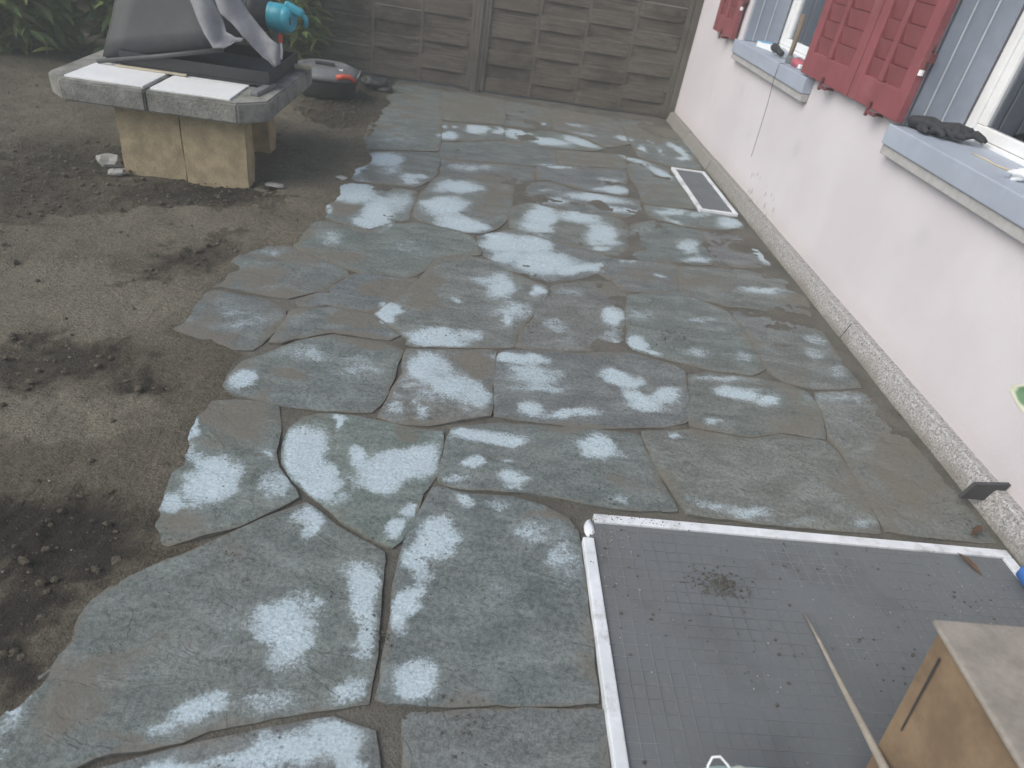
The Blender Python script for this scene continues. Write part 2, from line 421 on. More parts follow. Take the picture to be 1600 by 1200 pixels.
# survey of the patio in metres: outlines of the slabs, of the paved area, and the dry, muddy and soil stains (centre, 2x2 shape, strength)
STONES = [
[(-0.894,0.617),(-0.881,0.707),(-0.841,0.764),(-0.846,0.828),(-0.846,0.861),(-0.828,0.882),(-0.846,0.932),(-0.838,1.000),(-0.834,1.055),(-0.801,1.086),(-0.727,1.132),(-0.672,1.185),(-0.614,1.234),(-0.524,1.312),(-0.439,1.385),(-0.373,1.437),(-0.348,1.424),(-0.270,1.355),(-0.125,1.274),(-0.114,1.180),(-0.105,1.052),(-0.103,0.963),(-0.100,0.896),(-0.096,0.841),(-0.185,0.820),(-0.261,0.803),(-0.331,0.784),(-0.422,0.757),(-0.464,0.734),(-0.535,0.714),(-0.593,0.704),(-0.647,0.675),(-0.758,0.617)],
[(-0.669,0.646),(-0.576,0.680),(-0.499,0.704),(-0.429,0.727),(-0.324,0.761),(-0.229,0.786),(-0.170,0.798),(-0.133,0.786),(-0.078,0.777),(-0.057,0.697),(-0.029,0.545),(-0.684,0.523)],
[(-0.019,0.807),(-0.000,0.822),(0.231,0.839),(0.452,0.856),(0.431,0.561),(0.023,0.547)],
[(-0.080,0.846),(-0.079,0.895),(-0.079,0.956),(-0.075,1.045),(-0.079,1.169),(-0.075,1.227),(-0.075,1.295),(-0.049,1.383),(-0.032,1.463),(-0.009,1.540),(0.021,1.544),(0.106,1.524),(0.244,1.533),(0.345,1.506),(0.417,1.460),(0.442,1.413),(0.443,1.302),(0.444,1.245),(0.442,1.040),(0.443,0.871),(0.231,0.853),(0.024,0.843),(-0.056,0.842)],
[(-0.482,1.596),(-0.491,1.641),(-0.500,1.709),(-0.498,1.759),(-0.467,1.823),(-0.425,1.847),(-0.285,1.856),(-0.199,1.841),(-0.075,1.818),(0.002,1.827),(0.009,1.763),(0.000,1.609),(-0.033,1.517),(-0.051,1.403),(-0.079,1.318),(-0.099,1.293),(-0.126,1.301),(-0.200,1.341),(-0.265,1.378),(-0.344,1.451),(-0.422,1.518)],
[(-0.776,1.261),(-0.792,1.370),(-0.820,1.498),(-0.820,1.578),(-0.827,1.701),(-0.828,1.802),(-0.801,1.856),(-0.646,1.894),(-0.575,1.888),(-0.537,1.780),(-0.515,1.643),(-0.487,1.566),(-0.437,1.502),(-0.396,1.455),(-0.447,1.397),(-0.528,1.326),(-0.637,1.267),(-0.705,1.228),(-0.745,1.235)],
[(-0.775,1.959),(-0.777,2.014),(-0.757,2.119),(-0.665,2.214),(-0.589,2.301),(-0.476,2.364),(-0.267,2.344),(-0.193,2.311),(-0.203,2.179),(-0.206,2.071),(-0.225,1.948),(-0.246,1.895),(-0.337,1.880),(-0.500,1.875),(-0.660,1.903),(-0.729,1.917)],
[(-0.175,2.315),(0.187,2.379),(0.173,2.140),(0.174,1.942),(0.066,1.902),(-0.044,1.848),(-0.133,1.848),(-0.220,1.867),(-0.215,1.912),(-0.188,2.041),(-0.164,2.164)],
[(0.193,2.279),(0.206,2.363),(0.239,2.395),(0.363,2.420),(0.538,2.431),(0.660,2.456),(0.787,2.481),(0.963,2.425),(1.004,2.378),(0.967,2.186),(0.951,2.086),(0.935,2.031),(0.816,1.985),(0.611,1.937),(0.489,1.925),(0.430,1.938),(0.280,1.933),(0.191,1.934),(0.188,2.018)],
[(0.280,2.439),(0.289,2.541),(0.342,2.660),(0.414,2.841),(0.487,3.046),(0.588,3.108),(0.783,3.182),(0.854,3.106),(0.811,2.835),(0.762,2.600),(0.688,2.498),(0.470,2.453)],
[(-0.333,2.567),(-0.286,2.695),(-0.213,2.818),(-0.173,2.928),(-0.099,3.202),(0.023,3.261),(0.148,3.250),(0.274,3.133),(0.434,3.033),(0.452,3.009),(0.391,2.816),(0.308,2.618),(0.277,2.539),(0.267,2.441),(0.125,2.402),(-0.172,2.350),(-0.170,2.410),(-0.254,2.486)],
[(0.084,3.522),(0.137,3.602),(0.285,3.716),(0.455,3.639),(0.567,3.592),(0.692,3.542),(0.828,3.505),(0.799,3.404),(0.725,3.272),(0.656,3.207),(0.479,3.115),(0.396,3.108),(0.275,3.178),(0.130,3.324),(0.097,3.414)],
[(0.409,4.176),(0.611,4.147),(0.831,4.136),(0.953,4.168),(1.007,4.077),(1.013,3.985),(0.967,3.679),(0.892,3.567),(0.839,3.534),(0.695,3.569),(0.569,3.620),(0.456,3.667),(0.286,3.745),(0.277,3.881),(0.304,4.082)],
[(0.445,4.595),(0.557,4.668),(0.688,4.600),(0.840,4.543),(1.083,4.559),(1.191,4.549),(1.161,4.309),(1.046,4.189),(0.875,4.185),(0.614,4.182),(0.428,4.229),(0.383,4.367)],
[(-0.262,4.119),(-0.218,4.378),(-0.167,4.490),(0.038,4.522),(0.300,4.485),(0.265,3.897),(0.195,3.715),(0.108,3.602),(0.043,3.590),(-0.056,3.622),(-0.186,3.664),(-0.275,3.721),(-0.281,3.860)],
[(-0.770,4.105),(-0.641,4.145),(-0.467,4.144),(-0.315,4.133),(-0.308,3.978),(-0.318,3.816),(-0.319,3.686),(-0.414,3.587),(-0.496,3.477),(-0.705,3.534),(-0.810,3.563),(-0.796,3.694),(-0.789,3.799)],
[(-0.749,4.737),(-0.541,4.865),(-0.239,4.960),(-0.222,4.786),(-0.221,4.521),(-0.247,4.367),(-0.327,4.211),(-0.579,4.206),(-0.748,4.198),(-0.747,4.375)],
[(-0.819,6.961),(-0.594,7.031),(-0.346,6.944),(-0.275,5.900),(-0.239,5.023),(-0.546,4.909),(-0.746,4.860),(-0.784,5.275),(-0.780,5.822)],
[(-0.326,6.929),(0.001,6.978),(0.270,6.934),(0.256,6.047),(0.107,6.028),(-0.260,5.909)],
[(-0.266,5.843),(0.250,5.960),(0.242,5.566),(-0.239,5.290)],
[(-0.235,5.240),(0.242,5.511),(0.672,5.507),(0.653,5.100),(0.492,5.014),(0.120,4.940),(-0.219,4.862)],
[(-0.216,4.819),(0.121,4.895),(0.474,4.946),(0.442,4.634),(0.300,4.524),(-0.165,4.531)],
[(0.506,5.005),(0.659,5.057),(1.199,5.198),(1.114,4.609),(1.091,4.614),(0.846,4.597),(0.578,4.717),(0.489,4.681)],
[(0.691,5.480),(0.982,5.547),(1.265,5.608),(1.210,5.265),(0.673,5.109)],
[(0.272,5.951),(0.676,6.021),(0.888,5.989),(1.097,5.728),(0.983,5.601),(0.686,5.549),(0.268,5.561)],
[(0.295,6.923),(0.734,6.878),(0.680,6.086),(0.273,6.014)],
[(0.758,6.867),(1.315,6.889),(1.380,6.523),(1.354,5.985),(1.141,5.767),(0.922,6.047),(0.704,6.098)],
[(1.346,6.882),(1.959,6.952),(1.943,6.378),(1.923,5.875),(1.881,5.491),(1.636,5.484),(1.394,5.633),(1.389,6.062),(1.415,6.587)],
[(1.279,5.562),(1.380,5.557),(1.577,5.409),(1.587,5.191),(1.611,4.529),(1.228,4.501),(1.241,4.778),(1.221,5.115)],
[(1.211,4.457),(1.589,4.460),(1.849,4.468),(1.867,4.300),(1.794,4.210),(1.434,4.156),(1.223,4.239)],
[(1.037,4.035),(1.213,4.169),(1.423,4.110),(1.521,4.089),(1.484,3.914),(1.470,3.648),(1.451,3.590),(1.192,3.550),(1.021,3.527),(0.973,3.600)],
[(1.540,4.095),(1.773,4.139),(1.824,4.050),(1.847,3.813),(1.841,3.666),(1.650,3.603),(1.469,3.587),(1.484,3.670)],
[(1.236,3.478),(1.460,3.524),(1.641,3.549),(1.857,3.500),(1.911,3.309),(1.852,3.025),(1.742,3.039),(1.582,3.083),(1.403,3.068),(1.325,3.097),(1.181,3.175)],
[(0.860,3.472),(1.222,3.516),(1.163,3.208),(1.085,3.136),(0.866,3.102),(0.811,3.212),(0.759,3.258),(0.817,3.401)],
[(0.869,3.053),(1.149,3.160),(1.343,3.040),(1.375,2.993),(1.418,2.734),(1.405,2.490),(1.327,2.425),(1.145,2.435),(0.975,2.478),(0.817,2.525),(0.794,2.579),(0.847,2.920)],
[(1.404,3.014),(1.570,3.046),(1.737,2.998),(1.842,2.957),(1.838,2.656),(1.833,2.419),(1.587,2.370),(1.466,2.401),(1.423,2.488),(1.436,2.733)],
[(1.026,2.363),(1.131,2.402),(1.317,2.393),(1.470,2.373),(1.547,2.329),(1.546,2.185),(1.497,2.016),(1.316,2.028),(1.183,1.980),(1.095,1.986),(0.951,2.002),(0.959,2.088),(0.986,2.221)],
[(0.740,1.934),(0.946,1.982),(1.090,1.970),(1.178,1.964),(1.314,2.008),(1.488,1.996),(1.513,1.939),(1.510,1.806),(1.499,1.627),(1.483,1.523),(1.086,1.512),(0.819,1.526),(0.813,1.545),(0.790,1.637),(0.767,1.745)],
[(0.039,1.840),(0.068,1.862),(0.221,1.905),(0.310,1.912),(0.457,1.916),(0.726,1.925),(0.722,1.877),(0.755,1.727),(0.775,1.620),(0.792,1.540),(0.660,1.530),(0.554,1.525),(0.451,1.538),(0.321,1.559),(0.116,1.551),(0.013,1.566),(0.002,1.588),(0.023,1.738),(0.027,1.779)],
[(1.583,2.331),(1.839,2.386),(1.876,2.123),(1.894,1.782),(1.903,1.570),(1.904,1.524),(1.718,1.518),(1.504,1.526),(1.506,1.575),(1.524,1.815),(1.525,1.948),(1.512,2.015),(1.557,2.165)],
[(-0.845,3.213),(-0.812,3.479),(-0.693,3.474),(-0.488,3.427),(-0.401,3.545),(-0.262,3.629),(0.048,3.546),(0.106,3.325),(-0.086,3.245),(-0.141,3.106),(-0.229,2.968),(-0.471,2.957),(-0.676,3.071),(-0.771,3.110)],
[(-0.978,3.093),(-0.848,3.148),(-0.754,3.078),(-0.548,2.963),(-0.516,2.903),(-0.604,2.731),(-0.714,2.630),(-0.803,2.637),(-1.017,2.673),(-1.068,2.641),(-1.045,2.759),(-1.029,2.932)],
[(-0.498,2.901),(-0.461,2.932),(-0.167,2.970),(-0.218,2.863),(-0.293,2.705),(-0.347,2.592),(-0.468,2.603),(-0.553,2.617),(-0.649,2.559),(-0.683,2.614),(-0.586,2.711)],
[(-1.103,2.466),(-1.061,2.619),(-0.805,2.596),(-0.710,2.517),(-0.697,2.465),(-0.714,2.308),(-0.747,2.206),(-0.814,2.192),(-0.916,2.250),(-1.062,2.209),(-1.118,2.220),(-1.105,2.310)],
[(-0.676,2.519),(-0.519,2.585),(-0.357,2.561),(-0.268,2.472),(-0.220,2.430),(-0.246,2.384),(-0.482,2.394),(-0.617,2.314),(-0.687,2.251),(-0.689,2.363)]]
PATIO = [(-0.933,0.545),(-0.889,0.719),(-0.863,0.801),(-0.860,0.891),(-0.856,1.016),(-0.783,1.147),(-0.773,1.254),(-0.839,1.523),(-0.849,1.805),(-0.870,2.114),(-1.066,2.208),(-1.126,2.242),(-1.116,2.502),(-1.055,2.789),(-0.996,3.126),(-0.853,3.234),(-0.822,3.522),(-0.811,3.801),(-0.786,4.146),(-0.761,4.503),(-0.773,4.942),(-0.794,5.922),(-0.870,7.072),(-0.696,7.416),(2.145,7.179),(2.004,1.395),(1.915,0.525)]
DRY = [
(-0.321,1.007,14.88,3.70,0.80,-10.00,1.00),(-0.155,1.125,19.79,5.51,2.48,-9.24,1.00),(-0.131,1.013,31.91,5.00,1.10,-13.87,0.75),(-0.459,0.805,12.61,10.18,14.69,-21.69,1.00),(-0.518,0.750,20.47,13.48,20.02,-53.15,0.75),
(-0.139,0.862,21.16,11.12,12.52,-25.78,0.75),(-0.303,0.834,11.73,4.66,6.43,-29.00,0.60),(-0.813,0.777,32.86,12.55,-2.25,-18.83,0.70),(-0.794,0.711,32.96,18.32,1.05,-19.61,0.50),(-0.336,1.370,26.77,-1.22,-4.27,-12.33,0.90),
(-0.380,1.387,17.82,6.53,11.82,-30.67,0.60),(-0.179,1.191,42.08,6.97,1.75,-18.07,0.85),(-0.287,0.722,9.99,4.12,4.53,-22.59,1.00),(-0.161,0.756,14.13,2.76,1.24,-22.72,1.00),(-0.490,0.680,12.88,6.20,8.39,-59.52,0.90),
(-0.373,0.705,14.51,7.81,11.14,-39.35,0.80),(-0.098,0.706,25.01,4.14,1.45,-29.54,0.90),(0.001,0.895,14.50,1.43,1.16,-17.30,1.10),(-0.043,1.105,27.46,3.01,1.30,-14.92,1.05),(0.026,1.334,15.04,1.06,1.40,-12.94,1.05),
(-0.027,1.254,20.13,1.93,1.61,-15.84,0.80),(0.084,1.496,27.66,-14.44,-20.69,-20.88,0.90),(0.300,1.392,14.30,-0.61,1.99,-17.93,0.60),(0.390,1.304,20.34,-1.67,1.20,-11.77,0.55),(0.203,1.491,22.70,-0.07,4.43,-36.45,0.50),
(-0.025,1.031,52.08,5.47,3.11,-38.89,0.50),(0.238,1.181,18.87,-0.35,2.41,-26.20,0.35),(-0.426,1.635,13.91,1.57,-0.93,-7.73,1.20),(-0.347,1.528,23.55,4.92,1.79,-13.60,1.15),(-0.127,1.616,7.66,1.86,5.00,-12.14,1.20),
(-0.260,1.658,34.88,5.83,2.09,-14.55,1.00),(-0.051,1.679,15.41,5.29,10.25,-14.11,1.20),(-0.367,1.807,46.81,36.31,25.75,-12.39,1.10),(-0.078,1.444,47.51,5.17,3.50,-29.11,1.10),(-0.099,1.352,35.28,-10.47,-12.92,-21.47,1.10),
(-0.289,1.458,30.24,-1.90,-12.52,-35.12,0.60),(-0.178,1.541,16.91,2.42,3.27,-25.02,1.00),(-0.806,1.685,36.94,2.73,-5.69,-12.02,1.10),(-0.664,1.497,11.40,5.24,3.92,-9.02,1.05),(-0.737,1.390,39.88,-0.79,-11.06,-20.49,0.90),
(-0.743,1.565,26.48,9.44,1.86,-13.16,0.70),(-0.475,1.489,22.21,5.82,1.82,-14.02,0.65),(-0.809,1.580,36.21,28.60,38.36,-24.06,1.00),(-0.531,1.626,56.30,15.18,4.29,-29.75,0.70),(-0.679,1.384,22.75,8.11,3.45,-28.39,0.50),
(-0.734,2.006,16.86,8.83,12.28,-11.68,1.00),(-0.570,2.219,10.29,2.39,3.70,-18.07,0.45),(-0.335,2.132,9.45,1.57,3.15,-16.47,0.45),(-0.361,2.216,8.11,1.37,5.47,-27.32,0.35),(-0.087,2.215,10.09,4.36,10.72,-7.89,1.00),
(0.008,2.102,9.74,0.58,1.80,-9.86,0.85),(0.095,2.063,15.83,0.51,1.96,-11.05,0.80),(-0.074,1.935,33.47,3.00,2.21,-13.18,0.70),(0.137,2.042,27.54,0.52,2.15,-12.33,0.80),(-0.168,1.950,36.35,4.37,2.96,-17.37,0.60),
(-0.013,2.207,26.43,1.68,2.13,-11.08,0.70),(-0.136,2.084,29.72,3.12,3.64,-19.90,0.50),(0.292,2.346,8.91,-0.68,0.85,-20.36,1.00),(0.348,2.235,7.70,-0.74,0.56,-15.51,0.60),(0.713,2.285,10.57,-3.73,-6.29,-13.02,1.00),
(0.769,2.139,11.37,-5.04,-7.80,-11.48,0.90),(0.897,2.183,15.58,-3.36,4.01,-22.89,0.90),(0.325,1.994,15.90,-0.68,3.55,-21.26,0.80),(0.472,2.003,9.47,-0.02,10.93,-28.55,0.80),(0.858,1.949,30.97,-6.81,6.83,-44.10,0.80),
(0.388,2.153,9.32,-0.56,5.21,-28.87,0.55),(0.764,2.818,16.74,-2.45,2.69,-11.49,0.90),(0.722,2.636,22.26,-3.17,1.93,-8.83,0.55),(0.471,2.649,15.37,-1.14,3.91,-17.42,0.50),(0.569,3.012,13.94,-1.28,5.30,-20.75,0.50),
(0.565,2.558,8.61,-0.88,4.91,-22.93,0.35),(-0.288,2.600,17.14,6.49,13.54,-9.89,1.15),(-0.066,2.438,6.88,0.51,2.60,-12.05,0.95),(0.224,2.964,13.19,-0.09,1.90,-7.35,0.85),(0.399,2.975,26.05,-1.31,4.18,-16.34,0.90),
(0.267,2.737,10.46,-0.20,2.80,-11.80,0.65),(0.236,2.642,34.38,-0.38,3.06,-13.36,0.70),(0.095,2.499,16.40,0.46,5.11,-23.39,0.70),(0.013,2.780,37.34,1.77,7.91,-32.05,0.70),(0.160,3.016,15.69,0.13,4.75,-17.86,0.50),
(0.245,3.511,6.68,-0.31,0.73,-7.56,1.05),(0.398,3.540,8.58,-0.38,2.49,-8.10,1.00),(0.458,3.323,6.29,-0.61,0.59,-6.84,1.05),(0.641,3.296,7.25,-0.17,10.59,-16.33,1.05),(0.278,3.352,9.00,-0.17,3.00,-10.22,0.85),
(0.470,3.989,9.60,-0.52,1.82,-5.25,1.00),(0.718,4.054,6.47,-0.99,-0.21,-8.88,0.90),(0.831,3.815,9.14,-1.80,-0.73,-5.97,1.00),(0.805,3.611,17.67,-2.30,8.48,-27.94,0.90),(0.447,3.788,8.13,-0.42,4.82,-14.62,0.90),
(1.037,4.685,6.77,-1.18,1.76,-12.03,0.80),(0.871,4.467,4.36,-0.74,-0.17,-10.84,0.85),(1.024,4.295,7.25,-1.47,-0.30,-16.09,0.80),(0.594,4.314,10.61,-0.79,6.26,-16.80,0.70),(0.564,4.500,11.30,-0.75,7.66,-19.61,0.40),
(-0.060,4.317,6.00,0.28,3.22,-8.12,0.90),(-0.128,3.947,7.19,0.46,2.12,-5.84,1.00),(-0.013,3.703,6.48,-0.24,-1.85,-8.67,1.00),(0.088,3.679,13.54,0.31,4.98,-15.06,1.00),(-0.682,4.002,6.92,1.20,1.92,-4.93,1.00),
(-0.484,3.736,11.47,1.62,1.62,-4.55,0.95),(-0.405,3.920,8.79,1.06,2.16,-5.82,0.65),(-0.508,3.555,11.47,1.74,3.65,-10.82,0.80),(-0.766,3.756,27.36,1.86,-3.41,-6.16,0.90),(-0.736,4.556,21.21,1.12,-2.30,-3.67,1.10),
(-0.572,4.658,8.54,1.14,2.25,-4.98,0.80),(-0.373,4.340,16.16,1.70,4.07,-9.90,0.80),(-0.504,4.467,10.82,1.37,3.22,-7.50,0.55),(-0.305,4.407,26.52,2.42,5.36,-12.93,0.70),(0.041,5.747,9.99,0.08,2.43,-7.29,1.10),
(-0.180,5.462,14.18,0.82,4.68,-9.12,1.10),(0.211,5.818,26.51,-0.06,4.43,-8.40,0.90),(-0.230,5.701,38.35,2.41,10.94,-20.30,0.80),(-0.144,5.748,37.97,1.89,13.55,-25.17,0.80),(0.368,5.801,8.50,-0.53,0.07,-7.14,1.10),
(0.643,5.692,5.88,-0.61,0.06,-8.56,1.10),(0.898,5.818,5.68,-0.98,-3.64,-7.63,0.85),(0.633,6.253,24.60,-1.47,12.49,-22.86,0.70),(0.925,6.367,7.72,-1.03,0.33,-16.94,0.50),(0.964,6.069,8.02,-1.23,-1.84,-14.99,0.50),
(1.338,6.136,11.44,-2.59,-5.10,-10.09,0.75),(1.468,5.886,16.80,-6.52,-23.47,-4.96,0.85),(1.604,5.857,14.72,-7.13,-39.55,-2.37,0.70),(1.810,6.011,7.14,-2.78,-14.52,-4.47,0.85),(1.580,6.176,56.25,-10.75,12.21,-24.57,0.90),
(1.816,5.790,19.60,-4.63,6.31,-13.83,0.80),(1.345,5.506,5.80,-1.54,-8.14,-11.44,0.70),(1.485,5.273,6.88,-2.31,-11.36,-8.19,0.85),(1.396,4.392,7.47,-1.87,1.49,-11.43,0.75),(1.785,4.330,9.22,-2.72,3.71,-10.99,0.85),
(1.587,4.400,10.01,-2.55,4.95,-14.17,0.65),(1.369,3.811,12.39,-2.98,2.68,-8.77,0.75),(1.382,3.623,12.85,-3.25,6.58,-22.73,0.75),(1.101,3.993,16.15,-2.89,10.62,-32.32,0.60),(1.355,4.206,10.08,-3.82,-23.17,-20.17,0.60),
(1.825,3.873,6.30,-4.33,-25.11,-2.61,0.95),(1.686,3.305,7.15,-2.60,3.25,-21.08,0.75),(0.919,3.497,20.76,-3.29,5.70,-19.64,0.55),(1.100,3.328,25.15,-8.02,-12.77,-36.19,0.70),(0.831,2.571,17.72,-11.43,-15.09,-6.28,0.85),
(0.890,2.524,18.99,-5.42,-4.20,-34.82,0.90),(0.899,2.868,11.98,-2.14,3.71,-15.75,0.50),(1.209,2.877,11.74,-3.02,6.06,-26.37,0.50),(1.114,2.564,11.85,-3.00,4.74,-23.16,0.55),(1.326,2.564,20.47,-6.37,4.68,-23.27,0.50),
(1.786,2.819,13.33,-7.80,-8.63,-14.16,0.55),(1.715,2.670,20.75,-8.44,3.28,-16.15,0.55),(1.779,2.536,16.43,-12.07,-10.72,-7.89,0.50),(1.233,2.264,8.55,-3.09,0.76,-20.89,0.90),(1.342,2.238,17.84,-6.19,3.22,-18.60,0.90),
(1.046,2.041,29.68,-8.13,8.03,-50.05,0.80),(1.150,2.367,10.90,-3.03,7.73,-41.33,0.60),(1.684,2.321,8.12,-3.57,4.16,-23.78,0.55),(0.170,1.818,7.69,-0.19,1.70,-23.87,1.05),(0.107,1.679,23.46,0.75,4.44,-31.62,1.00),
(0.559,1.817,12.55,-3.74,-3.91,-14.67,1.00),(0.239,1.611,21.62,-0.36,3.14,-23.77,0.80),(0.247,1.689,41.98,-0.79,6.26,-44.89,0.75),(0.049,1.591,24.36,1.34,5.60,-42.17,0.75),(0.442,1.800,21.85,-1.88,5.35,-36.38,0.40),
(0.581,1.566,23.46,-3.43,5.35,-43.07,0.45),(0.910,1.583,10.76,-4.53,-5.35,-30.76,0.60),(1.034,1.554,16.17,-5.17,3.74,-31.61,0.75),(1.180,1.529,11.28,-4.28,6.76,-59.05,0.45),(1.445,1.568,21.75,-10.31,4.96,-43.03,0.40),
(0.638,5.032,7.99,-0.79,4.23,-25.65,0.70),(1.010,4.894,9.52,-1.56,3.49,-22.41,0.60),(0.032,4.753,5.30,0.06,3.75,-14.01,0.50),(-0.661,3.312,10.93,2.14,3.18,-9.99,0.45),(-0.897,3.043,16.59,4.41,5.03,-16.90,0.50),
(-0.265,3.311,9.98,1.05,2.67,-8.72,0.35),(-0.866,2.400,9.93,3.04,2.21,-9.62,0.35),(-0.570,5.297,6.89,0.83,1.45,-2.81,0.30)]
MUD = [
(-0.107,1.813,16.26,1.71,3.20,-20.46,1.00),(0.102,2.252,11.41,0.32,1.62,-8.31,1.00),(-0.605,2.072,10.31,2.63,5.67,-29.77,0.90),(-0.607,1.950,15.06,4.00,3.29,-18.45,0.70),(-0.759,3.032,9.77,1.90,1.39,-17.86,1.00),
(-0.890,2.801,7.86,2.20,2.98,-10.94,1.00),(-0.710,2.590,13.25,3.28,2.66,-10.83,1.10),(-0.333,2.833,9.96,1.35,3.34,-12.83,0.90),(-0.397,2.508,8.46,1.40,3.51,-15.29,1.00),(-0.164,2.930,11.29,3.00,12.38,-10.71,0.90),
(0.374,1.479,11.25,-1.94,-1.83,-25.69,1.10),(-0.132,2.744,15.56,1.34,1.82,-7.38,0.80),(-0.667,1.783,7.54,2.28,1.31,-8.06,1.00),(-0.771,1.818,9.61,3.22,2.37,-14.13,0.90),(1.756,1.846,3.53,-1.89,0.38,-2.84,0.80),
(1.441,2.372,6.83,-2.48,0.95,-5.17,0.60),(1.424,2.101,7.38,-2.86,1.29,-8.07,0.70),(-0.987,2.249,6.01,2.14,2.28,-10.52,1.00),(-0.558,3.106,10.67,1.93,4.89,-16.62,0.70),(-0.265,2.330,7.77,1.05,4.28,-20.43,0.80),
(0.170,4.309,7.94,0.04,0.80,-2.06,0.60),(0.980,5.359,2.76,-0.34,1.36,-3.01,0.50),(-0.015,6.430,2.86,0.08,0.83,-1.39,0.60),(0.963,6.762,1.99,-0.20,1.17,-2.04,0.60),(1.757,6.610,2.65,-0.54,1.16,-2.21,0.70),
(1.016,3.321,5.58,-1.04,1.74,-6.39,0.50),(1.344,3.331,3.91,-1.02,2.28,-8.57,0.60),(1.865,3.238,6.79,-2.63,1.12,-4.53,0.70),(1.437,4.800,4.15,-0.88,1.43,-3.68,0.50),(-0.703,3.708,9.34,1.76,2.58,-7.16,0.00),
(-0.693,1.197,9.45,6.49,18.40,-25.54,0.90),(-0.747,0.727,13.51,7.09,1.05,-19.21,0.40),(-0.595,0.722,13.26,5.86,2.28,-42.70,0.80),(0.808,3.115,14.77,-2.16,1.20,-4.64,0.70),(0.716,2.493,8.67,-1.27,3.92,-19.08,0.90),
(-0.451,1.801,15.69,3.54,2.88,-17.98,0.70),(0.679,1.638,7.55,-1.35,3.02,-23.35,0.50)]
SOIL = [
(-1.006,1.251,3.68,1.91,0.83,-7.45,-1.00),(-0.830,1.183,9.67,7.24,6.57,-8.70,-1.00),(-0.947,1.000,11.81,6.52,0.80,-9.51,-1.00),(-0.911,0.887,18.80,10.64,0.78,-10.72,-0.80),(-1.341,2.020,3.60,1.79,1.61,-8.07,-0.70),
(-2.155,3.409,1.62,0.85,1.02,-2.64,-0.40),(-2.271,3.891,2.43,1.21,1.27,-2.81,-0.60),(-1.223,2.910,3.33,1.92,8.46,-3.47,-0.50),(-1.207,1.712,4.34,2.19,1.55,-9.48,1.00),(-1.669,2.530,2.24,1.16,1.53,-5.75,0.40),
(-1.442,2.368,2.09,1.00,1.16,-4.80,0.50),(-1.482,3.209,1.64,0.64,1.01,-3.02,0.30),(-0.972,4.477,4.04,0.85,0.54,-1.21,0.35),(-1.282,5.280,3.55,0.83,1.00,-1.80,0.30),(-1.020,1.922,11.80,4.80,3.41,-18.65,-0.70),
(-1.029,3.878,5.53,1.19,1.18,-9.72,0.90),(-2.912,4.700,2.11,1.14,0.86,-1.45,0.10),(-1.402,3.701,1.94,0.65,2.08,-5.37,-0.80),(-1.018,5.941,2.72,0.47,1.09,-1.79,-0.70),(-0.979,7.144,4.03,0.58,1.19,-1.63,-0.80)]

# ------------------------------------------------------------------ fields
def field(P, L):
    out = np.zeros(len(P))
    for (cx, cy, a, b, c, d, s) in L:
        dx, dy = P[:, 0] - cx, P[:, 1] - cy
        q = (a * dx + b * dy) ** 2 + (c * dx + d * dy) ** 2
        f = s * np.clip(1 - 0.5 * q, 0, None)
        out = np.where(np.abs(f) > np.abs(out), f, out)
    return out

def warp(P, s=1.0):
    out = np.empty_like(P)
    for i, (x, y) in enumerate(P):
        out[i, 0] = x + s * (0.045 * noise.noise(Vector((x * 6, y * 9, 11))) + 0.022 * noise.noise(Vector((x * 19, y * 27, 12))))
        out[i, 1] = y + s * (0.030 * noise.noise(Vector((x * 6, y * 9, 21))) + 0.016 * noise.noise(Vector((x * 19, y * 27, 22))))
    return out

def inside(P, poly):
    x, y = P[:, 0], P[:, 1]
    r = np.zeros(len(P), bool)
    n = len(poly)
    for i in range(n):
        (x1, y1), (x2, y2) = poly[i], poly[(i + 1) % n]
        c = (y1 > y) != (y2 > y)
        with np.errstate(divide='ignore', invalid='ignore'):
            xi = (x2 - x1) * (y - y1) / (y2 - y1 if y2 != y1 else 1e-9) + x1
        r ^= c & (x < xi)
    return r

def edge_distance(P, poly):
    d = np.full(len(P), 1e9)
    n = len(poly)
    for i in range(n):
        a, b = np.array(poly[i]), np.array(poly[(i + 1) % n])
        ab = b - a
        t = np.clip(((P - a) @ ab) / max(ab @ ab, 1e-12), 0, 1)
        d = np.minimum(d, np.hypot(*(P - (a + t[:, None] * ab)).T))
    return d

def fbm(x, y, s, o=3):
    v, k = 0.0, 1.0
    for i in range(o):
        v += k * noise.noise(Vector((x * s, y * s, 3.1 * i)))
        s *= 2.1
        k *= 0.5
    return v

def grid_mesh(xs, ys, zf, keep=None):
    xs, ys = np.asarray(xs), np.asarray(ys)
    X, Y = np.meshgrid(xs, ys)
    P = np.stack([X.ravel(), Y.ravel()], 1)
    Z = zf(P)
    nx, ny = len(xs), len(ys)
    idx = np.arange(nx * ny).reshape(ny, nx)
    F = np.stack([idx[:-1, :-1], idx[:-1, 1:], idx[1:, 1:], idx[1:, :-1]], -1).reshape(-1, 4)
    if keep is not None:
        k = keep(P)
        F = F[k[F].any(1)]
        used = np.unique(F)
        remap = -np.ones(nx * ny, int)
        remap[used] = np.arange(len(used))
        F, P, Z = remap[F], P[used], Z[used]
    return np.column_stack([P, Z]), F

def link_grid(name, V, F, material, attrs=None):
    me = bpy.data.meshes.new(name)
    me.from_pydata(V.tolist(), [], F.tolist())
    me.materials.append(material)
    me.polygons.foreach_set('use_smooth', [True] * len(me.polygons))
    for k, a in (attrs or {}).items():
        at = me.attributes.new(k, 'FLOAT', 'POINT')
        at.data.foreach_set('value', np.asarray(a, dtype=np.float32))
    me.update()
    o = bpy.data.objects.new(name, me)
    COL.objects.link(o)
    return o

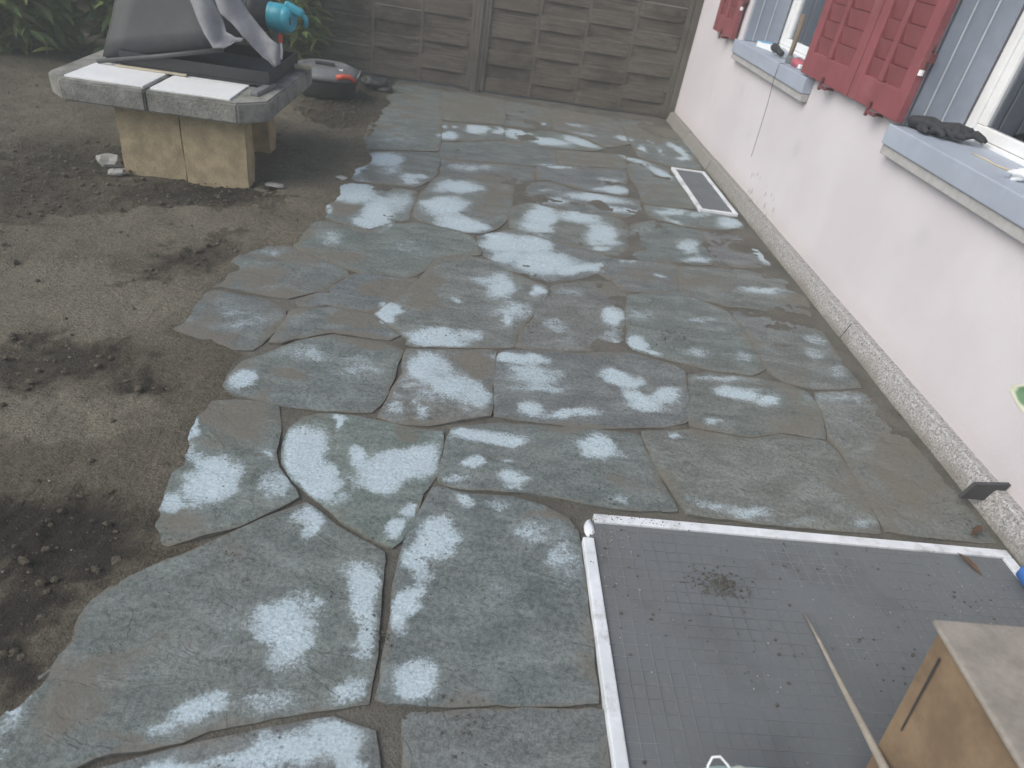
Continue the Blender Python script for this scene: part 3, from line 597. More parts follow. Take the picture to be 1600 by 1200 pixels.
# ------------------------------------------------------------------ ground
def soil_height(P):
    soil = field(warp(P, 3.2), SOIL)
    ins = inside(P, PATIO)
    d = edge_distance(P, PATIO)
    out = np.zeros(len(P))
    for i, (x, y) in enumerate(P):
        if -4.6 < x < 2.2 and -0.6 < y < 8.0:
            z = 0.018 * fbm(x, y, 1.4, 3) + 0.012 * fbm(x + 9, y, 6, 3)
            c = noise.noise(Vector((x * 19, y * 19, 5)))
            z += 0.013 * max(0, c) * (1.5 if soil[i] < -0.2 else 0.5) + 0.008 * noise.noise(Vector((x * 38, y * 38, 8))) * (1.8 if soil[i] < -0.15 else 0.5)
            z += 0.014 * min(0, soil[i])
            z -= 0.004
        else:
            z = 0.05 * fbm(x, y, 0.2, 2)
        if ins[i]:
            reach = 0.17 + 0.22 * max(0, noise.noise(Vector((x * 4, y * 4, 17))) + 0.15)
            q = min(1, d[i] / reach)
            z = (0.007 + 0.30 * z) * (1 - q) - 0.05 * q * q
        else:
            z = z * min(1, 0.35 + d[i] / 0.25) + 0.004 * max(0, 1 - d[i] / 0.25)
        out[i] = z
    return out

fx = np.concatenate([[-120, -60, -30, -15, -8, -6, -5.2], np.arange(-4.6, -1.3, 0.022), np.arange(-1.3, -0.5, 0.012), np.arange(-0.5, 2.2, 0.15), [2.6, 4, 8, 15, 40, 120]])
fy = np.concatenate([[-120, -40, -15, -6, -2.5, -1.2], np.arange(-0.6, 7.6, 0.022), [8, 9, 11, 15, 25, 60, 120]])
V, F = grid_mesh(fx, fy, soil_height)
ground = link_grid('ground', V, F, M_SOIL, {'soil': field(warp(V[:, :2].copy(), 3.2), SOIL)})
tag(ground, 'bare trampled brown soil with darker wet clods beside the patio', None, None, 'structure')

# ------------------------------------------------------------------ patio: bed of sand with natural stone slabs
def sand_height(P):
    ins = inside(P, PATIO)
    d = edge_distance(P, PATIO)
    out = np.zeros(len(P))
    for i, (x, y) in enumerate(P):
        base = -0.0105 + 0.0076 * min(1, max(0, (y - 1.1) / 1.8))
        if x > 1.45 and y > 1.45:
            base += 0.0028 * min(1, (x - 1.45) / 0.35)
        z = base + (0.0048 if y < 2.6 else 0.0036) * fbm(x, y, 4.5, 3) + 0.002 * noise.noise(Vector((x * 34, y * 34, 2)))
        if not ins[i]:
            z -= 0.35 * d[i]
        out[i] = z
    return out
V, F = grid_mesh(np.arange(-1.25, 2.02, 0.016), np.arange(0.3, 7.3, 0.018), sand_height, lambda P: inside(P, PATIO) | (edge_distance(P, PATIO) < 0.12))
patio = link_grid('patio', V, F, M_SAND)
tag(patio, 'patio of irregular grey stone slabs with sand filled joints', None, None, 'structure')

def ragged(poly, seed):
    """outline with hand-broken edges"""
    pts = []
    n = len(poly)
    turn = 1 if sum(poly[i][0] * poly[(i + 1) % n][1] - poly[(i + 1) % n][0] * poly[i][1] for i in range(n)) > 0 else -1
    for i in range(n):
        a, b = Vector(poly[i]), Vector(poly[(i + 1) % n])
        k = max(1, int((b - a).length / 0.03))
        nrm = Vector((-(b - a).y, (b - a).x))
        if nrm.length > 0:
            nrm.normalize()
        for j in range(k):
            p = a.lerp(b, j / k)
            w = 0.0075 * noise.noise(Vector((p.x * 11, p.y * 11, seed))) + 0.0035 * noise.noise(Vector((p.x * 45, p.y * 45, seed + 7)))
            if j == 0:
                pr = Vector(poly[i - 1])
                p = p * 0.90 + (a.lerp(pr, min(0.5, 0.03 / max(1e-6, (pr - a).length))) + a.lerp(b, min(0.5, 0.03 / max(1e-6, (b - a).length)))) * 0.05
            pts.append(p + nrm * (w - 0.0045 - 0.013 * min(1, max(0, (p.y - 1.5) / 1.8))) * turn)
    return pts

def make_slab(poly, i):
    ring = ragged(poly, i * 3.7)
    A = [tuple(p) for p in ring]
    arr = np.array(A)
    lo, hi = arr.min(0), arr.max(0)
    sp = 0.020 if lo[1] < 3.2 else 0.03
    gx, gy = np.arange(lo[0], hi[0], sp), np.arange(lo[1], hi[1], sp)
    X, Y = np.meshgrid(gx, gy)
    rng = np.random.RandomState(i)
    P = np.stack([X.ravel(), Y.ravel()], 1) + rng.uniform(-0.3, 0.3, (X.size, 2)) * sp
    P = P[inside(P, A)]
    dd = edge_distance(P, A)
    P = P[dd > 0.007]
    allp = [Vector(p) for p in A] + [Vector(p) for p in P]
    n = len(A)
    vs_, es_, fs_, _, _, _ = delaunay_2d_cdt(allp, [], [list(range(n))], 1, 1e-6)
    Q = np.array([tuple(v) for v in vs_])
    d = edge_distance(Q, A)
    tx, ty = rng.uniform(-0.006, 0.006, 2)
    cz = rng.uniform(-0.0015, 0.0025)
    c = Q.mean(0)
    amp = rng.uniform(0.6, 1.3)
    Z = []
    for (x, y), e in zip(Q, d):
        ca, sa = math.cos(0.1), math.sin(0.1)
        u, w = x * ca + y * sa, -x * sa + y * ca
        z = 0.0034 * fbm(x + i, y, 2.6, 2) + 0.0026 * noise.noise(Vector((u * 5, w * 17, i)))
        l = noise.noise(Vector((x * 3.1, y * 4.2, i + 40)))
        z += 0.0028 * (1 if l > 0.12 else (0 if l < 0.02 else (l - 0.02) / 0.10))
        z = z * amp + cz + tx * (x - c[0]) + ty * (y - c[1])
        k = max(0, 1 - e / 0.007)
        Z.append(z - 0.0025 * k * k)
    V = [(q[0], q[1], z) for q, z in zip(Q, Z)]
    # vertical broken edge below the outline
    cnt, bound = {}, []
    for f in fs_:
        for a, b in zip(f, list(f[1:]) + [f[0]]):
            cnt[(a, b)] = 1
    bound = [(a, b) for (a, b) in cnt if (b, a) not in cnt]
    low = {}
    Fs = [tuple(f) for f in fs_]
    for a, b in bound:
        for v in (a, b):
            if v not in low:
                low[v] = len(V)
                V.append((V[v][0], V[v][1], -0.055))
        Fs.append((b, a, low[a], low[b]))
    me = bpy.data.meshes.new('stone')
    me.from_pydata(V, [], Fs)
    me.materials.append(M_STONE)
    PQ = np.array(V)[:, :2]
    dist = np.concatenate([d, np.zeros(len(V) - len(Q))])
    PW = warp(PQ)
    dry = 1.13 * field(PW, DRY) * np.clip(dist / 0.012 + 0.45, 0, 1)
    bw = np.array([0.010 + 0.16 * max(0, noise.noise(Vector((x * 4.5, y * 4.5, 9))) + .1) for x, y in PQ])
    mud = np.maximum(field(warp(PQ, 1.6), MUD), 0.72 * np.clip(1 - dist / bw, 0, 1))
    far = np.clip((PQ[:, 1] - 1.6) / 3.0, 0, 1) * 0.22
    lx = np.interp(PQ[:, 1], [.8, 1.25, 1.5, 1.8, 2.1, 2.24, 2.5, 2.8, 3.1, 3.5, 4.2, 7.2], [-.86, -.78, -.84, -.85, -.9, -1.12, -1.11, -1.05, -.99, -.82, -.78, -.8])
    edge = np.clip(1.15 - (PQ[:, 0] - lx) / 0.42, 0, 1) * np.array([max(0, min(1, .5 + 1.6 * noise.noise(Vector((x * 5, y * 5, 31))))) for x, y in PQ])
    mud = np.maximum(mud, edge * 0.95)
    silt = np.clip(1 - ((PQ[:, 0] + .45) / .62) ** 2 - ((PQ[:, 1] - 2.75) / .75) ** 2, 0, 1)
    mud = np.clip(mud - 0.06 + 0.22 * silt + far - 0.75 * np.clip(dry, 0, 1), 0, 1.2)
    for k, a in (('dry', dry), ('mud', mud)):
        at = me.attributes.new(k, 'FLOAT', 'POINT')
        at.data.foreach_set('value', np.asarray(a, dtype=np.float32))
    sm = [len(f) == 3 for f in Fs]
    me.polygons.foreach_set('use_smooth', sm)
    me.update()
    me.set_sharp_from_angle(angle=R(38))
    o = bpy.data.objects.new('stone', me)
    tn = ((.108, .136, .132), (.122, .141, .138), (.112, .134, .133), (.126, .140, .133), (.102, .127, .125))[rng.randint(5)]
    if i == 4:
        tn = (.125, .176, .164)
    o.color = (*[c * 0.92 * rng.uniform(.92, 1.1) for c in tn], 1)
    COL.objects.link(o)
    put(o, patio)
    return o
for i, poly in enumerate(STONES):
    make_slab(poly, i)

# ------------------------------------------------------------------ house
W0, W1, W2, W3 = 1.79, 3.275, 4.315, 5.80      # the window openings along the wall
ZS, ZT = 0.85, 2.15
house = thing('house', (2.0, 3.0, 0), 'white rendered house wall with grey blue windows and red shutters', 'house')
wm = MB()
ybr, zbr, xf, xb = [-2.5, W0, W1, W2, W3, 7.32], [-0.3, ZS, ZT, 3.1], 2.0, 2.37
for i in range(5):
    for j in range(3):
        if j == 1 and i in (1, 3):
            continue
        wm.add([(xf, ybr[i], zbr[j]), (xf, ybr[i + 1], zbr[j]), (xf, ybr[i + 1], zbr[j + 1]), (xf, ybr[i], zbr[j + 1])], [(3, 2, 1, 0)])
        wm.add([(xb, ybr[i], zbr[j]), (xb, ybr[i + 1], zbr[j]), (xb, ybr[i + 1], zbr[j + 1]), (xb, ybr[i], zbr[j + 1])], [(0, 1, 2, 3)])
for a, b in ((W0, W1), (W2, W3)):
    wm.add([(xf, a, ZS), (xb, a, ZS), (xb, a, ZT), (xf, a, ZT)], [(3, 2, 1, 0)])
    wm.add([(xf, b, ZS), (xb, b, ZS), (xb, b, ZT), (xf, b, ZT)], [(0, 1, 2, 3)])
    wm.add([(xf, a, ZS), (xb, a, ZS), (xb, b, ZS), (xf, b, ZS)], [(0, 1, 2, 3)])
    wm.add([(xf, a, ZT), (xb, a, ZT), (xb, b, ZT), (xf, b, ZT)], [(3, 2, 1, 0)])
wm.add([(xf, -2.5, 3.1), (xb, -2.5, 3.1), (xb, 7.32, 3.1), (xf, 7.32, 3.1)], [(0, 1, 2, 3)])
wm.add([(xf, 7.32, -.3), (xb, 7.32, -.3), (xb, 7.32, 3.1), (xf, 7.32, 3.1)], [(0, 1, 2, 3)])
wm.add([(xf, -2.5, -.3), (xb, -2.5, -.3), (xb, -2.5, 3.1), (xf, -2.5, 3.1)], [(3, 2, 1, 0)])
wm.build('wall', M_WALL, house)
M_ROOM = plain('dim_room', (0.42, 0.42, 0.42), 0.9, 0.1, 2, 0.0)
rm = MB()
for a, b in ((W0 - 0.5, W1 + 0.3), (W2 - 0.3, W3 + 0.5)):
    rm.add([(2.375, a, 0.3), (4.4, a, 0.3), (4.4, b, 0.3), (2.375, b, 0.3), (2.375, a, 2.5), (4.4, a, 2.5), (4.4, b, 2.5), (2.375, b, 2.5)],
           [(0, 1, 2, 3), (7, 6, 5, 4), (0, 4, 5, 1), (1, 5, 6, 2), (2, 6, 7, 3)])
rm.build('room_shell', M_ROOM, house)
# granite skirting slabs
js = [-0.4, 0.62, 1.36, 2.865, 4.575, 5.52, 6.35, 7.10]
for a, b in zip(js[:-1], js[1:]):
    o1, o2 = random.uniform(-.003, .003), random.uniform(-.004, .004)
    pm = MB()
    sec = [(1.999, -0.08), (1.922 + o1, -0.08), (1.932 + o1, 0.0), (1.955 + o1, 0.082 + o2), (1.962 + o1, 0.088 + o2), (1.999, 0.088 + o2)]
    n = 8
    for k in range(n + 1):
        y = a + 0.003 + (b - a - 0.006) * k / n
        for (x, z) in sec:
            w = 0.003 * noise.noise(Vector((y * 6, z * 9, x)))
            pm.v.append((min(1.999, x + w), y, z + w * 0.6))
    s_ = len(sec)
    for k in range(n):
        for q in range(s_):
            pm.f.append((k * s_ + q, k * s_ + (q + 1) % s_, (k + 1) * s_ + (q + 1) % s_, (k + 1) * s_ + q))
    pm.f += [tuple(range(s_))[::-1], tuple(n * s_ + q for q in range(s_))]
    pm.build('plinth_slab', M_GRANITE, house)

def glass_material():
    t = NT('window_glass')
    out = t.t.nodes['Material Output']
    gl = t.node('BsdfGlossy', {'Color': (0.9, 0.92, 0.95), 'Roughness': 0.03})
    tr = t.node('BsdfTransparent', {'Color': (0.72, 0.75, 0.76)})
    fr = t.node('Fresnel', {'IOR': 1.5})
    mx = t.node('MixShader', {0: t.math('ADD', t.math('MULTIPLY', fr.outputs[0], 2.0), 0.20, True)})
    t.t.links.new(tr.outputs[0], mx.inputs[1])
    t.t.links.new(gl.outputs[0], mx.inputs[2])
    t.t.links.new(mx.outputs[0], out.inputs['Surface'])
    return t.m
M_GLASS = glass_material()
M_CURTAIN = plain('net_curtain', (0.34, 0.35, 0.35), 0.9, 0.2, 6, 0.1)

def window(a, b, curtain_side):
    """lined opening with sill, frame and panes between a and b on the wall"""
    sm = MB().box((1.94, a + .002, .853), (2.285, b - .002, .943), 0.006)
    sill = sm.build('window_sill', M_SILL, house)
    MB().box((1.952, a + .004, .808), (1.998, b - .004, .851), 0.004).build('stone_edge', M_LEDGE, sill)
    wf = MB()
    x0, x1 = 2.285, 2.345
    t = 0.055
    zb = .905
    wf.box((x0, a + .024, zb), (x1, b - .024, zb + t), 0.006).box((x0, a + .024, ZT - t), (x1, b - .024, ZT - .002), 0.006)
    wf.box((x0 + .001, a + .024, zb + t + .001), (x1, a + .024 + t, ZT - t - .001), 0.006).box((x0 + .001, b - .024 - t, zb + t + .001), (x1, b - .024, ZT - t - .001), 0.006)
    mid = (a + b) / 2
    wf.box((x0 - .004, mid - .05, zb + t + .001), (x1 - .004, mid + .05, ZT - t - .001), 0.006)
    win = wf.build('window', M_PVC, house)
    for (p, q) in ((a + .024 + t + .002, mid - .052), (mid + .052, b - .024 - t - .002)):
        z0, z1 = zb + t + .002, ZT - t - .002
        s = 0.05
        sf = MB()
        sf.box((x0 + .012, p, z0), (x1 - .008, q, z0 + s), 0.005).box((x0 + .012, p, z1 - s), (x1 - .008, q, z1), 0.005)
        sf.box((x0 + .013, p, z0 + s + .001), (x1 - .008, p + s, z1 - s - .001), 0.005).box((x0 + .013, q - s, z0 + s + .001), (x1 - .008, q, z1 - s - .001), 0.005)
        sf.build('sash', M_PVC, win)
        MB().box((x0 + .03, p + s - .006, z0 + s - .006), (x0 + .035, q - s + .006, z1 - s + .006)).build('pane', M_GLASS, win)
        # net curtain hanging inside
        cm = MB()
        nseg = 26
        for k in range(nseg + 1):
            y = p + s + (q - p - 2 * s) * k / nseg
            xx = 2.46 + 0.018 * math.sin(k * 1.7) + 0.01 * math.sin(k * 0.6)
            cm.v += [(xx, y, z0 + 0.02), (xx, y, z1)]
        cut = nseg // 2 if curtain_side else nseg
        cm.f = [(2 * k, 2 * k + 2, 2 * k + 3, 2 * k + 1) for k in range(cut)]
        cm.build('curtain', M_CURTAIN, win, True)
    # lining boards of the reveal with pale beads between them
    for side, y in ((-1, a), (1, b)):
        xs = [2.006, 2.075, 2.17, 2.283]
        for k in range(3):
            lo, hi = (y - .022, y - .002) if side > 0 else (y + .002, y + .022)
            MB().box((xs[k] + .004, lo, .946), (xs[k + 1] - .004, hi, ZT - .004), 0.003).build('lining_board', M_JAMB, win)
            if k < 2:
                lo2, hi2 = (y - .027, y - .003) if side > 0 else (y + .003, y + .027)
                MB().box((xs[k + 1] - .0035, lo2, .946), (xs[k + 1] + .0035, hi2, ZT - .004), 0.002).build('lining_bead', M_BEAD, win)
    return win
window(W0, W1, True)
window(W2, W3, True)

def shutter(y0, y1, z0, z1, hinge):
    """louvred leaf folded back against the wall, inner side out, wide column towards the hinge"""
    xo, xi = 1.940, 1.978
    w = y1 - y0
    st, rl, bar = 0.085, 0.125, 0.045
    fm = MB()
    fm.box((xo, y0, z0), (xi, y0 + st, z1), 0.004).box((xo, y1 - st, z0), (xi, y1, z1), 0.004)
    fm.box((xo + .001, y0 + st + .0005, z0), (xi, y1 - st - .0005, z0 + rl), 0.004).box((xo + .001, y0 + st + .0005, z1 - rl), (xi, y1 - st - .0005, z1), 0.004)
    leaf = fm.build('shutter', M_RED, house)
    inner0, inner1 = y0 + st, y1 - st
    cut = inner0 + (inner1 - inner0) * 0.56
    MB().box((xo + .002, cut - bar / 2, z0 + rl + .001), (xi, cut + bar / 2, z1 - rl - .001), 0.004).build('centre_bar', M_RED, leaf)
    MB().box((xi - .006, inner0 + .001, z0 + rl), (xi - .001, inner1 - .001, z1 - rl)).build('back_panel', M_RED, leaf)
    pitch = 0.087
    for p, q in ((inner0 + .001, cut - bar / 2 - .001), (cut + bar / 2 + .001, inner1 - .001)):
        proto = None
        k = 0
        while z0 + rl + (k + 1) * pitch < z1 - rl + .03:
            zz = z0 + rl + k * pitch
            if proto is None:
                h = pitch - 0.004
                sl = MB().add([(xi - .012, p, 0), (xi - .012, q, 0), (xo + .006, q, h), (xo + .006, p, h), (xi - .007, p, 0), (xi - .007, q, 0), (xo + .020, q, h), (xo + .020, p, h)],
                              [(0, 3, 2, 1), (4, 5, 6, 7), (3, 7, 6, 2), (0, 1, 5, 4), (0, 4, 7, 3), (1, 2, 6, 5)])
                proto = sl.mesh('slat', M_RED)
            o = bpy.data.objects.new('slat', proto)
            o.location = (0, 0, zz)
            COL.objects.link(o)
            put(o, leaf)
            k += 1
    yc = y0 + w * 0.42
    hk = MB().box((1.925, yc - .045, z0 - .022), (1.938, yc + .045, z0 - .006), 0.003).tube([(1.998, yc, z0 - .018), (1.93, yc, z0 - .016)], 0.007, 8)
    hk.box((1.922, yc + .028, z0 - .034), (1.936, yc + .044, z0 + .035), 0.004)
    hk.build('holding_hook', M_IRON, leaf)
    hy = y0 - .003 if hinge < 0 else y1 + .003
    MB().tube([(1.955, hy, z0 + .23), (1.955, hy, z0 + .33)], 0.011, 10).box((1.95, hy - .02, z0 + .26), (1.985, hy + .02, z0 + .30), 0.003).build('hinge', M_IRON, leaf)
    MB().tube([(1.955, hy, z0 + .205), (1.955, hy, z0 + .229)], 0.012, 10).build('hinge_cap', M_PVC, leaf)
    return leaf
shutter(3.232, 3.762, 0.957, 2.16, -1)
shutter(3.772, 4.43, 0.955, 2.16, 1)
shutter(5.895, 6.44, 0.925, 2.16, -1)

# ------------------------------------------------------------------ fence of woven boards
fence = thing('wooden_fence', (0, 7.2, 0), 'weathered grey brown woven board fence closing the patio end', 'fence')
FY = 7.17
def fpanel(x0, x1, nb):
    bay = (x1 - x0 - 0.09) / nb
    s0 = x0 + 0.045
    MB().box((x0, FY - .03, .012), (x0 + .043, FY + .02, 1.80), 0.004).build('frame_stile', M_POST, fence)
    MB().box((x1 - .043, FY - .03, .012), (x1, FY + .02, 1.80), 0.004).build('frame_stile', M_POST, fence)
    for k in range(1, nb):
        xx = s0 + bay * k
        MB().box((xx - .014, FY - .0145, .02), (xx + .014, FY - .003, 1.79), 0.002).build('batten', M_POST, fence)
    r = 0
    z = 0.022
    while z < 1.7:
        h = 0.1206
        ns = nb * 12
        m = MB()
        sag = random.uniform(-.004, .004)
        for q in range(ns + 1):
            u = q / ns
            x = s0 - 0.004 + (x1 - x0 - 0.082) * u
            ph = math.pi * (u * nb) + (math.pi if r % 2 else 0)
            off = -0.0125 * math.tanh(2.6 * math.sin(ph)) - 0.004
            zz = z + sag * u + 0.0012 * noise.noise(Vector((x * 5, z * 7, 1)))
            yy = FY - .004 + off
            m.v += [(x, yy - .004, zz), (x, yy - .004, zz + h), (x, yy + .004, zz + h), (x, yy + .004, zz)]
        for q in range(ns):
            for e in range(4):
                m.f.append((q * 4 + e, q * 4 + (e + 1) % 4, q * 4 + 4 + (e + 1) % 4, q * 4 + 4 + e))
        m.f += [(0, 1, 2, 3), (ns * 4 + 3, ns * 4 + 2, ns * 4 + 1, ns * 4)]
        m.build('board', M_FENCE, fence)
        z += 0.1215
        r += 1
fpanel(0.014, 1.925, 4)
fpanel(-1.995, -0.079, 4)
fpanel(-4.00, -2.09, 4)
for x0, x1 in ((-0.075, 0.010), (-2.086, -1.999), (1.930, 1.998)):
    MB().box((x0, FY - .04, -0.2), (x1, FY + .035, 1.83), 0.006).build('post', M_POST, fence)
MB().box((-0.045, FY - .052, 0.0), (-0.02, FY - .041, 1.8), 0.002).build('cover_strip', M_POST, fence)

# ------------------------------------------------------------------ light shaft covers let into the paving
def shaft_cover(x0, x1, y0, y1, bw, label, broken, rib):
    root = thing('shaft_cover', ((x0 + x1) / 2, (y0 + y1) / 2, 0), label, 'grate')
    zt = 0.020
    V, F = grid_mesh(np.linspace(x0 + bw * .7, x1 - bw * .7, 30), np.linspace(y0 + bw * .7, y1 - bw * .7, 30), lambda P: np.array([0.0105 + 0.0016 * noise.noise(Vector((x * 5, y * 5, 0))) for x, y in P]))
    sheet = link_grid('screen_sheet', V, F, M_SCREEN)
    put(sheet, root)
    g = MB()
    x = x0 + bw
    while x < x1 - bw:
        g.box((x, y0 + bw, 0.0102), (x + .0016, y1 - bw, 0.0119))
        x += rib
    y = y0 + bw
    while y < y1 - bw:
        g.box((x0 + bw, y, 0.0100), (x1 - bw, y + .0016, 0.0118))
        y += rib
    gr = g.build('grating_rib', M_RIB, root)
    gr['kind'] = 'stuff'
    c = 0.10 if broken else 0.0
    MB().box((x0, y0, -.02), (x0 + bw, y1 - c - .001, zt), 0.004).build('frame_bar', M_ALU, root)
    MB().box((x0 + (0.045 if broken else bw + .001), y1 - bw, -.02), (x1, y1, zt - .001), 0.004).build('frame_bar', M_ALU, root)
    MB().box((x1 - bw, y0, -.02), (x1, y1 - bw - .001, zt), 0.004).build('frame_bar', M_ALU, root)
    MB().box((x0 + bw + .001, y0, -.02), (x1 - bw - .001, y0 + bw, zt - .001), 0.004).build('frame_bar', M_ALU, root)
    if broken:
        MB().lump((x0 + .028, y1 - .055, 0.004), (.017, .034, .015), 2, .35, 3.0).build('frame_corner', M_ALU, root, True)
    return root
M_RIB = plain('grating_metal', (0.165, 0.180, 0.19), 0.85, 0.25, 3, 0.1)
shaft_cover(0.452, 1.895, 0.02, 1.476, 0.034, 'large dark screen cover in white metal frame in the foreground paving', True, 0.036)
shaft_cover(1.606, 1.884, 4.468, 5.402, 0.026, 'small dark screen cover in white frame beside the house plinth', False, 0.06)

# ------------------------------------------------------------------ grill table
M_CONC = plain('old_concrete', (0.235, 0.235, 0.215), 0.9, 0.32, 9, 0.6, 90, dirt=0.85, dirtc=(0.08, 0.076, 0.062), bdist=0.006)
M_OCHRE = plain('ochre_washed_concrete', (0.37, 0.305, 0.195), 0.92, 0.22, 14, 0.7, 110, dirt=0.45, dirtc=(0.23, 0.19, 0.125), bdist=0.006)
M_TILE = plain('white_table_tile', (0.78, 0.80, 0.80), 0.4, 0.05, 5, 0.05, dirt=0.15, dirtc=(0.6, 0.58, 0.5))
table = thing('stone_table', (-1.68, 4.3, 0), 'low concrete garden table with ochre slab legs and white tiles', 'table')
for poly in ([(-1.7085, 3.752), (-2.12, 3.752), (-2.232, 3.86), (-2.262, 4.85), (-2.15, 4.955), (-1.7085, 4.955)][::-1],
             [(-1.7005, 3.752), (-1.24, 3.752), (-1.11, 3.875), (-1.09, 4.84), (-1.2, 4.955), (-1.7005, 4.955)]):
    bm = bmesh.new()
    vs_ = [bm.verts.new((x, y, .372)) for x, y in poly]
    f = bm.faces.new(vs_)
    r = bmesh.ops.extrude_face_region(bm, geom=[f])
    for v in r['geom']:
        if isinstance(v, bmesh.types.BMVert):
            v.co.z = .48
    bmesh.ops.recalc_face_normals(bm, faces=list(bm.faces))
    bmesh.ops.bevel(bm, geom=list(bm.edges), offset=0.009, segments=2, affect='EDGES')
    me = bpy.data.meshes.new('top_slab')
    bm.to_mesh(me)
    bm.free()
    me.materials.append(M_CONC)
    o = bpy.data.objects.new('top_slab', me)
    COL.objects.link(o)
    put(o, table)
for (x0, x1, y0, y1) in ((-2.118, -1.728, 3.80, 4.135), (-1.688, -1.284, 3.788, 4.10), (-2.118, -1.728, 4.16, 4.6), (-1.688, -1.284, 4.12, 4.6)):
    MB().box((x0, y0, .474), (x1, y1, .489), 0.003).build('tile', M_TILE, table)
def leg_block(x0, x1, y0, y1):
    bm = bmesh.new()
    bmesh.ops.create_cube(bm, size=1.0)
    bmesh.ops.subdivide_edges(bm, edges=list(bm.edges), cuts=7, use_grid_fill=True)
    for v in bm.verts:
        p = Vector(((x0 + x1) / 2 + v.co.x * (x1 - x0), (y0 + y1) / 2 + v.co.y * (y1 - y0), .166 + v.co.z * .41))
        k = 0.005 * noise.noise(p * 14) + 0.004 * noise.noise(p * 40)
        v.co = p + Vector((k * (1 if abs(v.co.x) > .49 else 0), k * (1 if abs(v.co.y) > .49 else 0), 0))
    bmesh.ops.bevel(bm, geom=[e for e in bm.edges if e.is_boundary], offset=0.004, segments=1, affect='EDGES')
    me = bpy.data.meshes.new('leg')
    bm.to_mesh(me)
    bm.free()
    me.materials.append(M_OCHRE)
    me.polygons.foreach_set('use_smooth', [True] * len(me.polygons))
    try:
        me.set_sharp_from_angle(angle=R(40))
    except Exception:
        pass
    o = bpy.data.objects.new('leg', me)
    COL.objects.link(o)
    put(o, table)
leg_block(-1.925, -1.592, 3.86, 3.98)
leg_block(-1.578, -1.238, 3.835, 3.97)
leg_block(-1.90, -1.285, 4.46, 4.60)

# machine standing on the table: dark tray, hood, cloth, blue motor
M_DARK = plain('dark_grey_plastic', (0.066, 0.071, 0.075), 0.6, 0.12, 3, 0.1, dirt=0.35, dirtc=(0.15, 0.145, 0.13))
M_BLACK = plain('black_plastic', (0.035, 0.037, 0.04), 0.5, 0.2, 8, 0.1, dirt=0.3)
M_CYAN = plain('turquoise_plastic', (0.06, 0.36, 0.47), 0.35, 0.1, 4, 0.05, dirt=0.1)
M_FELT = plain('grey_cloth', (0.27, 0.28, 0.30), 0.95, 0.15, 14, 0.5, 300, bdist=0.003)
M_ORANGE = plain('orange_red_plastic', (0.60, 0.10, 0.055), 0.45, 0.1, 6, 0.05)
M_BEIGE = plain('pale_wood', (0.50, 0.45, 0.34), 0.7, 0.12, 10, 0.1)
M_STEEL = plain('grey_metal', (0.22, 0.235, 0.24), 0.5, 0.15, 9, 0.1, metal=0.3)
mach = thing('wet_saw', (-1.6, 4.4, .485), 'dark machine with tilted hood and turquoise motor on the stone table', 'machine')
tr = MB()
tr.box((-1.98, 4.128, .491), (-1.17, 4.80, .505), 0.004)
tr.box((-1.98, 4.128, .506), (-1.17, 4.145, .57), 0.004).box((-1.98, 4.78, .506), (-1.17, 4.80, .57), 0.004)
tr.box((-1.98, 4.146, .506), (-1.965, 4.779, .568), 0.004).box((-1.185, 4.146, .506), (-1.17, 4.779, .568), 0.004)
tr.build('tray', M_BLACK, mach)
hv = [(-2.10, 4.135, .497), (-1.41, 4.13, .652), (-1.42, 4.72, .66), (-2.13, 4.74, .505), (-1.885, 4.30, 1.13), (-1.70, 4.30, 1.15), (-1.70, 4.62, 1.15), (-1.90, 4.62, 1.13)]
bm = bmesh.new()
bv = [bm.verts.new(p) for p in hv]
for f in ((0, 1, 5, 4), (1, 2, 6, 5), (2, 3, 7, 6), (3, 0, 4, 7), (4, 5, 6, 7), (3, 2, 1, 0)):
    bm.faces.new([bv[i] for i in f])
bmesh.ops.recalc_face_normals(bm, faces=list(bm.faces))
bmesh.ops.bevel(bm, geom=list(bm.edges), offset=0.02, segments=3, affect='EDGES')
bmesh.ops.triangulate(bm, faces=list(bm.faces))
bmesh.ops.subdivide_edges(bm, edges=[e for e in bm.edges if e.calc_length() > .08], cuts=5, use_grid_fill=True)
for v in bm.verts:
    v.co.y += 0.014 * noise.noise(v.co * 5) + 0.006 * noise.noise(v.co * 13)
    v.co.x += 0.008 * noise.noise(v.co * 6 + Vector((3, 1, 2)))
for f in bm.faces:
    f.smooth = True
me = bpy.data.meshes.new('hood'); bm.to_mesh(me); bm.free()
me.materials.append(M_DARK)
o = bpy.data.objects.new('hood', me); COL.objects.link(o); put(o, mach)
lip = MB().tube([(-2.10, 4.128, .500), (-1.75, 4.124, .575), (-1.41, 4.122, .655)], 0.012, 8)
lip.build('hood_rim', M_DARK, mach, True)
MB().box((-2.0, 4.105, .490), (-1.62, 4.126, .500), 0.002).build('wooden_lath', M_BEIGE, mach)
mc = Matrix.Translation((-1.28, 4.6, .785)) @ Matrix.Rotation(R(90), 4, 'Y') @ Matrix.Rotation(R(12), 4, 'X')
mot = MB().lathe([(.070, 0), (.076, .004), (.078, .03), (.076, .034), (.078, .038), (.077, .10), (.074, .104), (.076, .108), (.070, .135), (.056, .150), (.02, .153)], 30, mc)
mot.box((-.055, -.028, -.022), (.06, .028, .022), .014, Matrix.Translation((-1.13, 4.575, .845)) @ Matrix.Rotation(R(22), 4, 'Y'))
mot.tube([(-1.10, 4.575, .838), (-1.06, 4.58, .80), (-1.065, 4.585, .755)], [.018, .016, .014], 10)
mot.build('motor_housing', M_CYAN, mach, True)
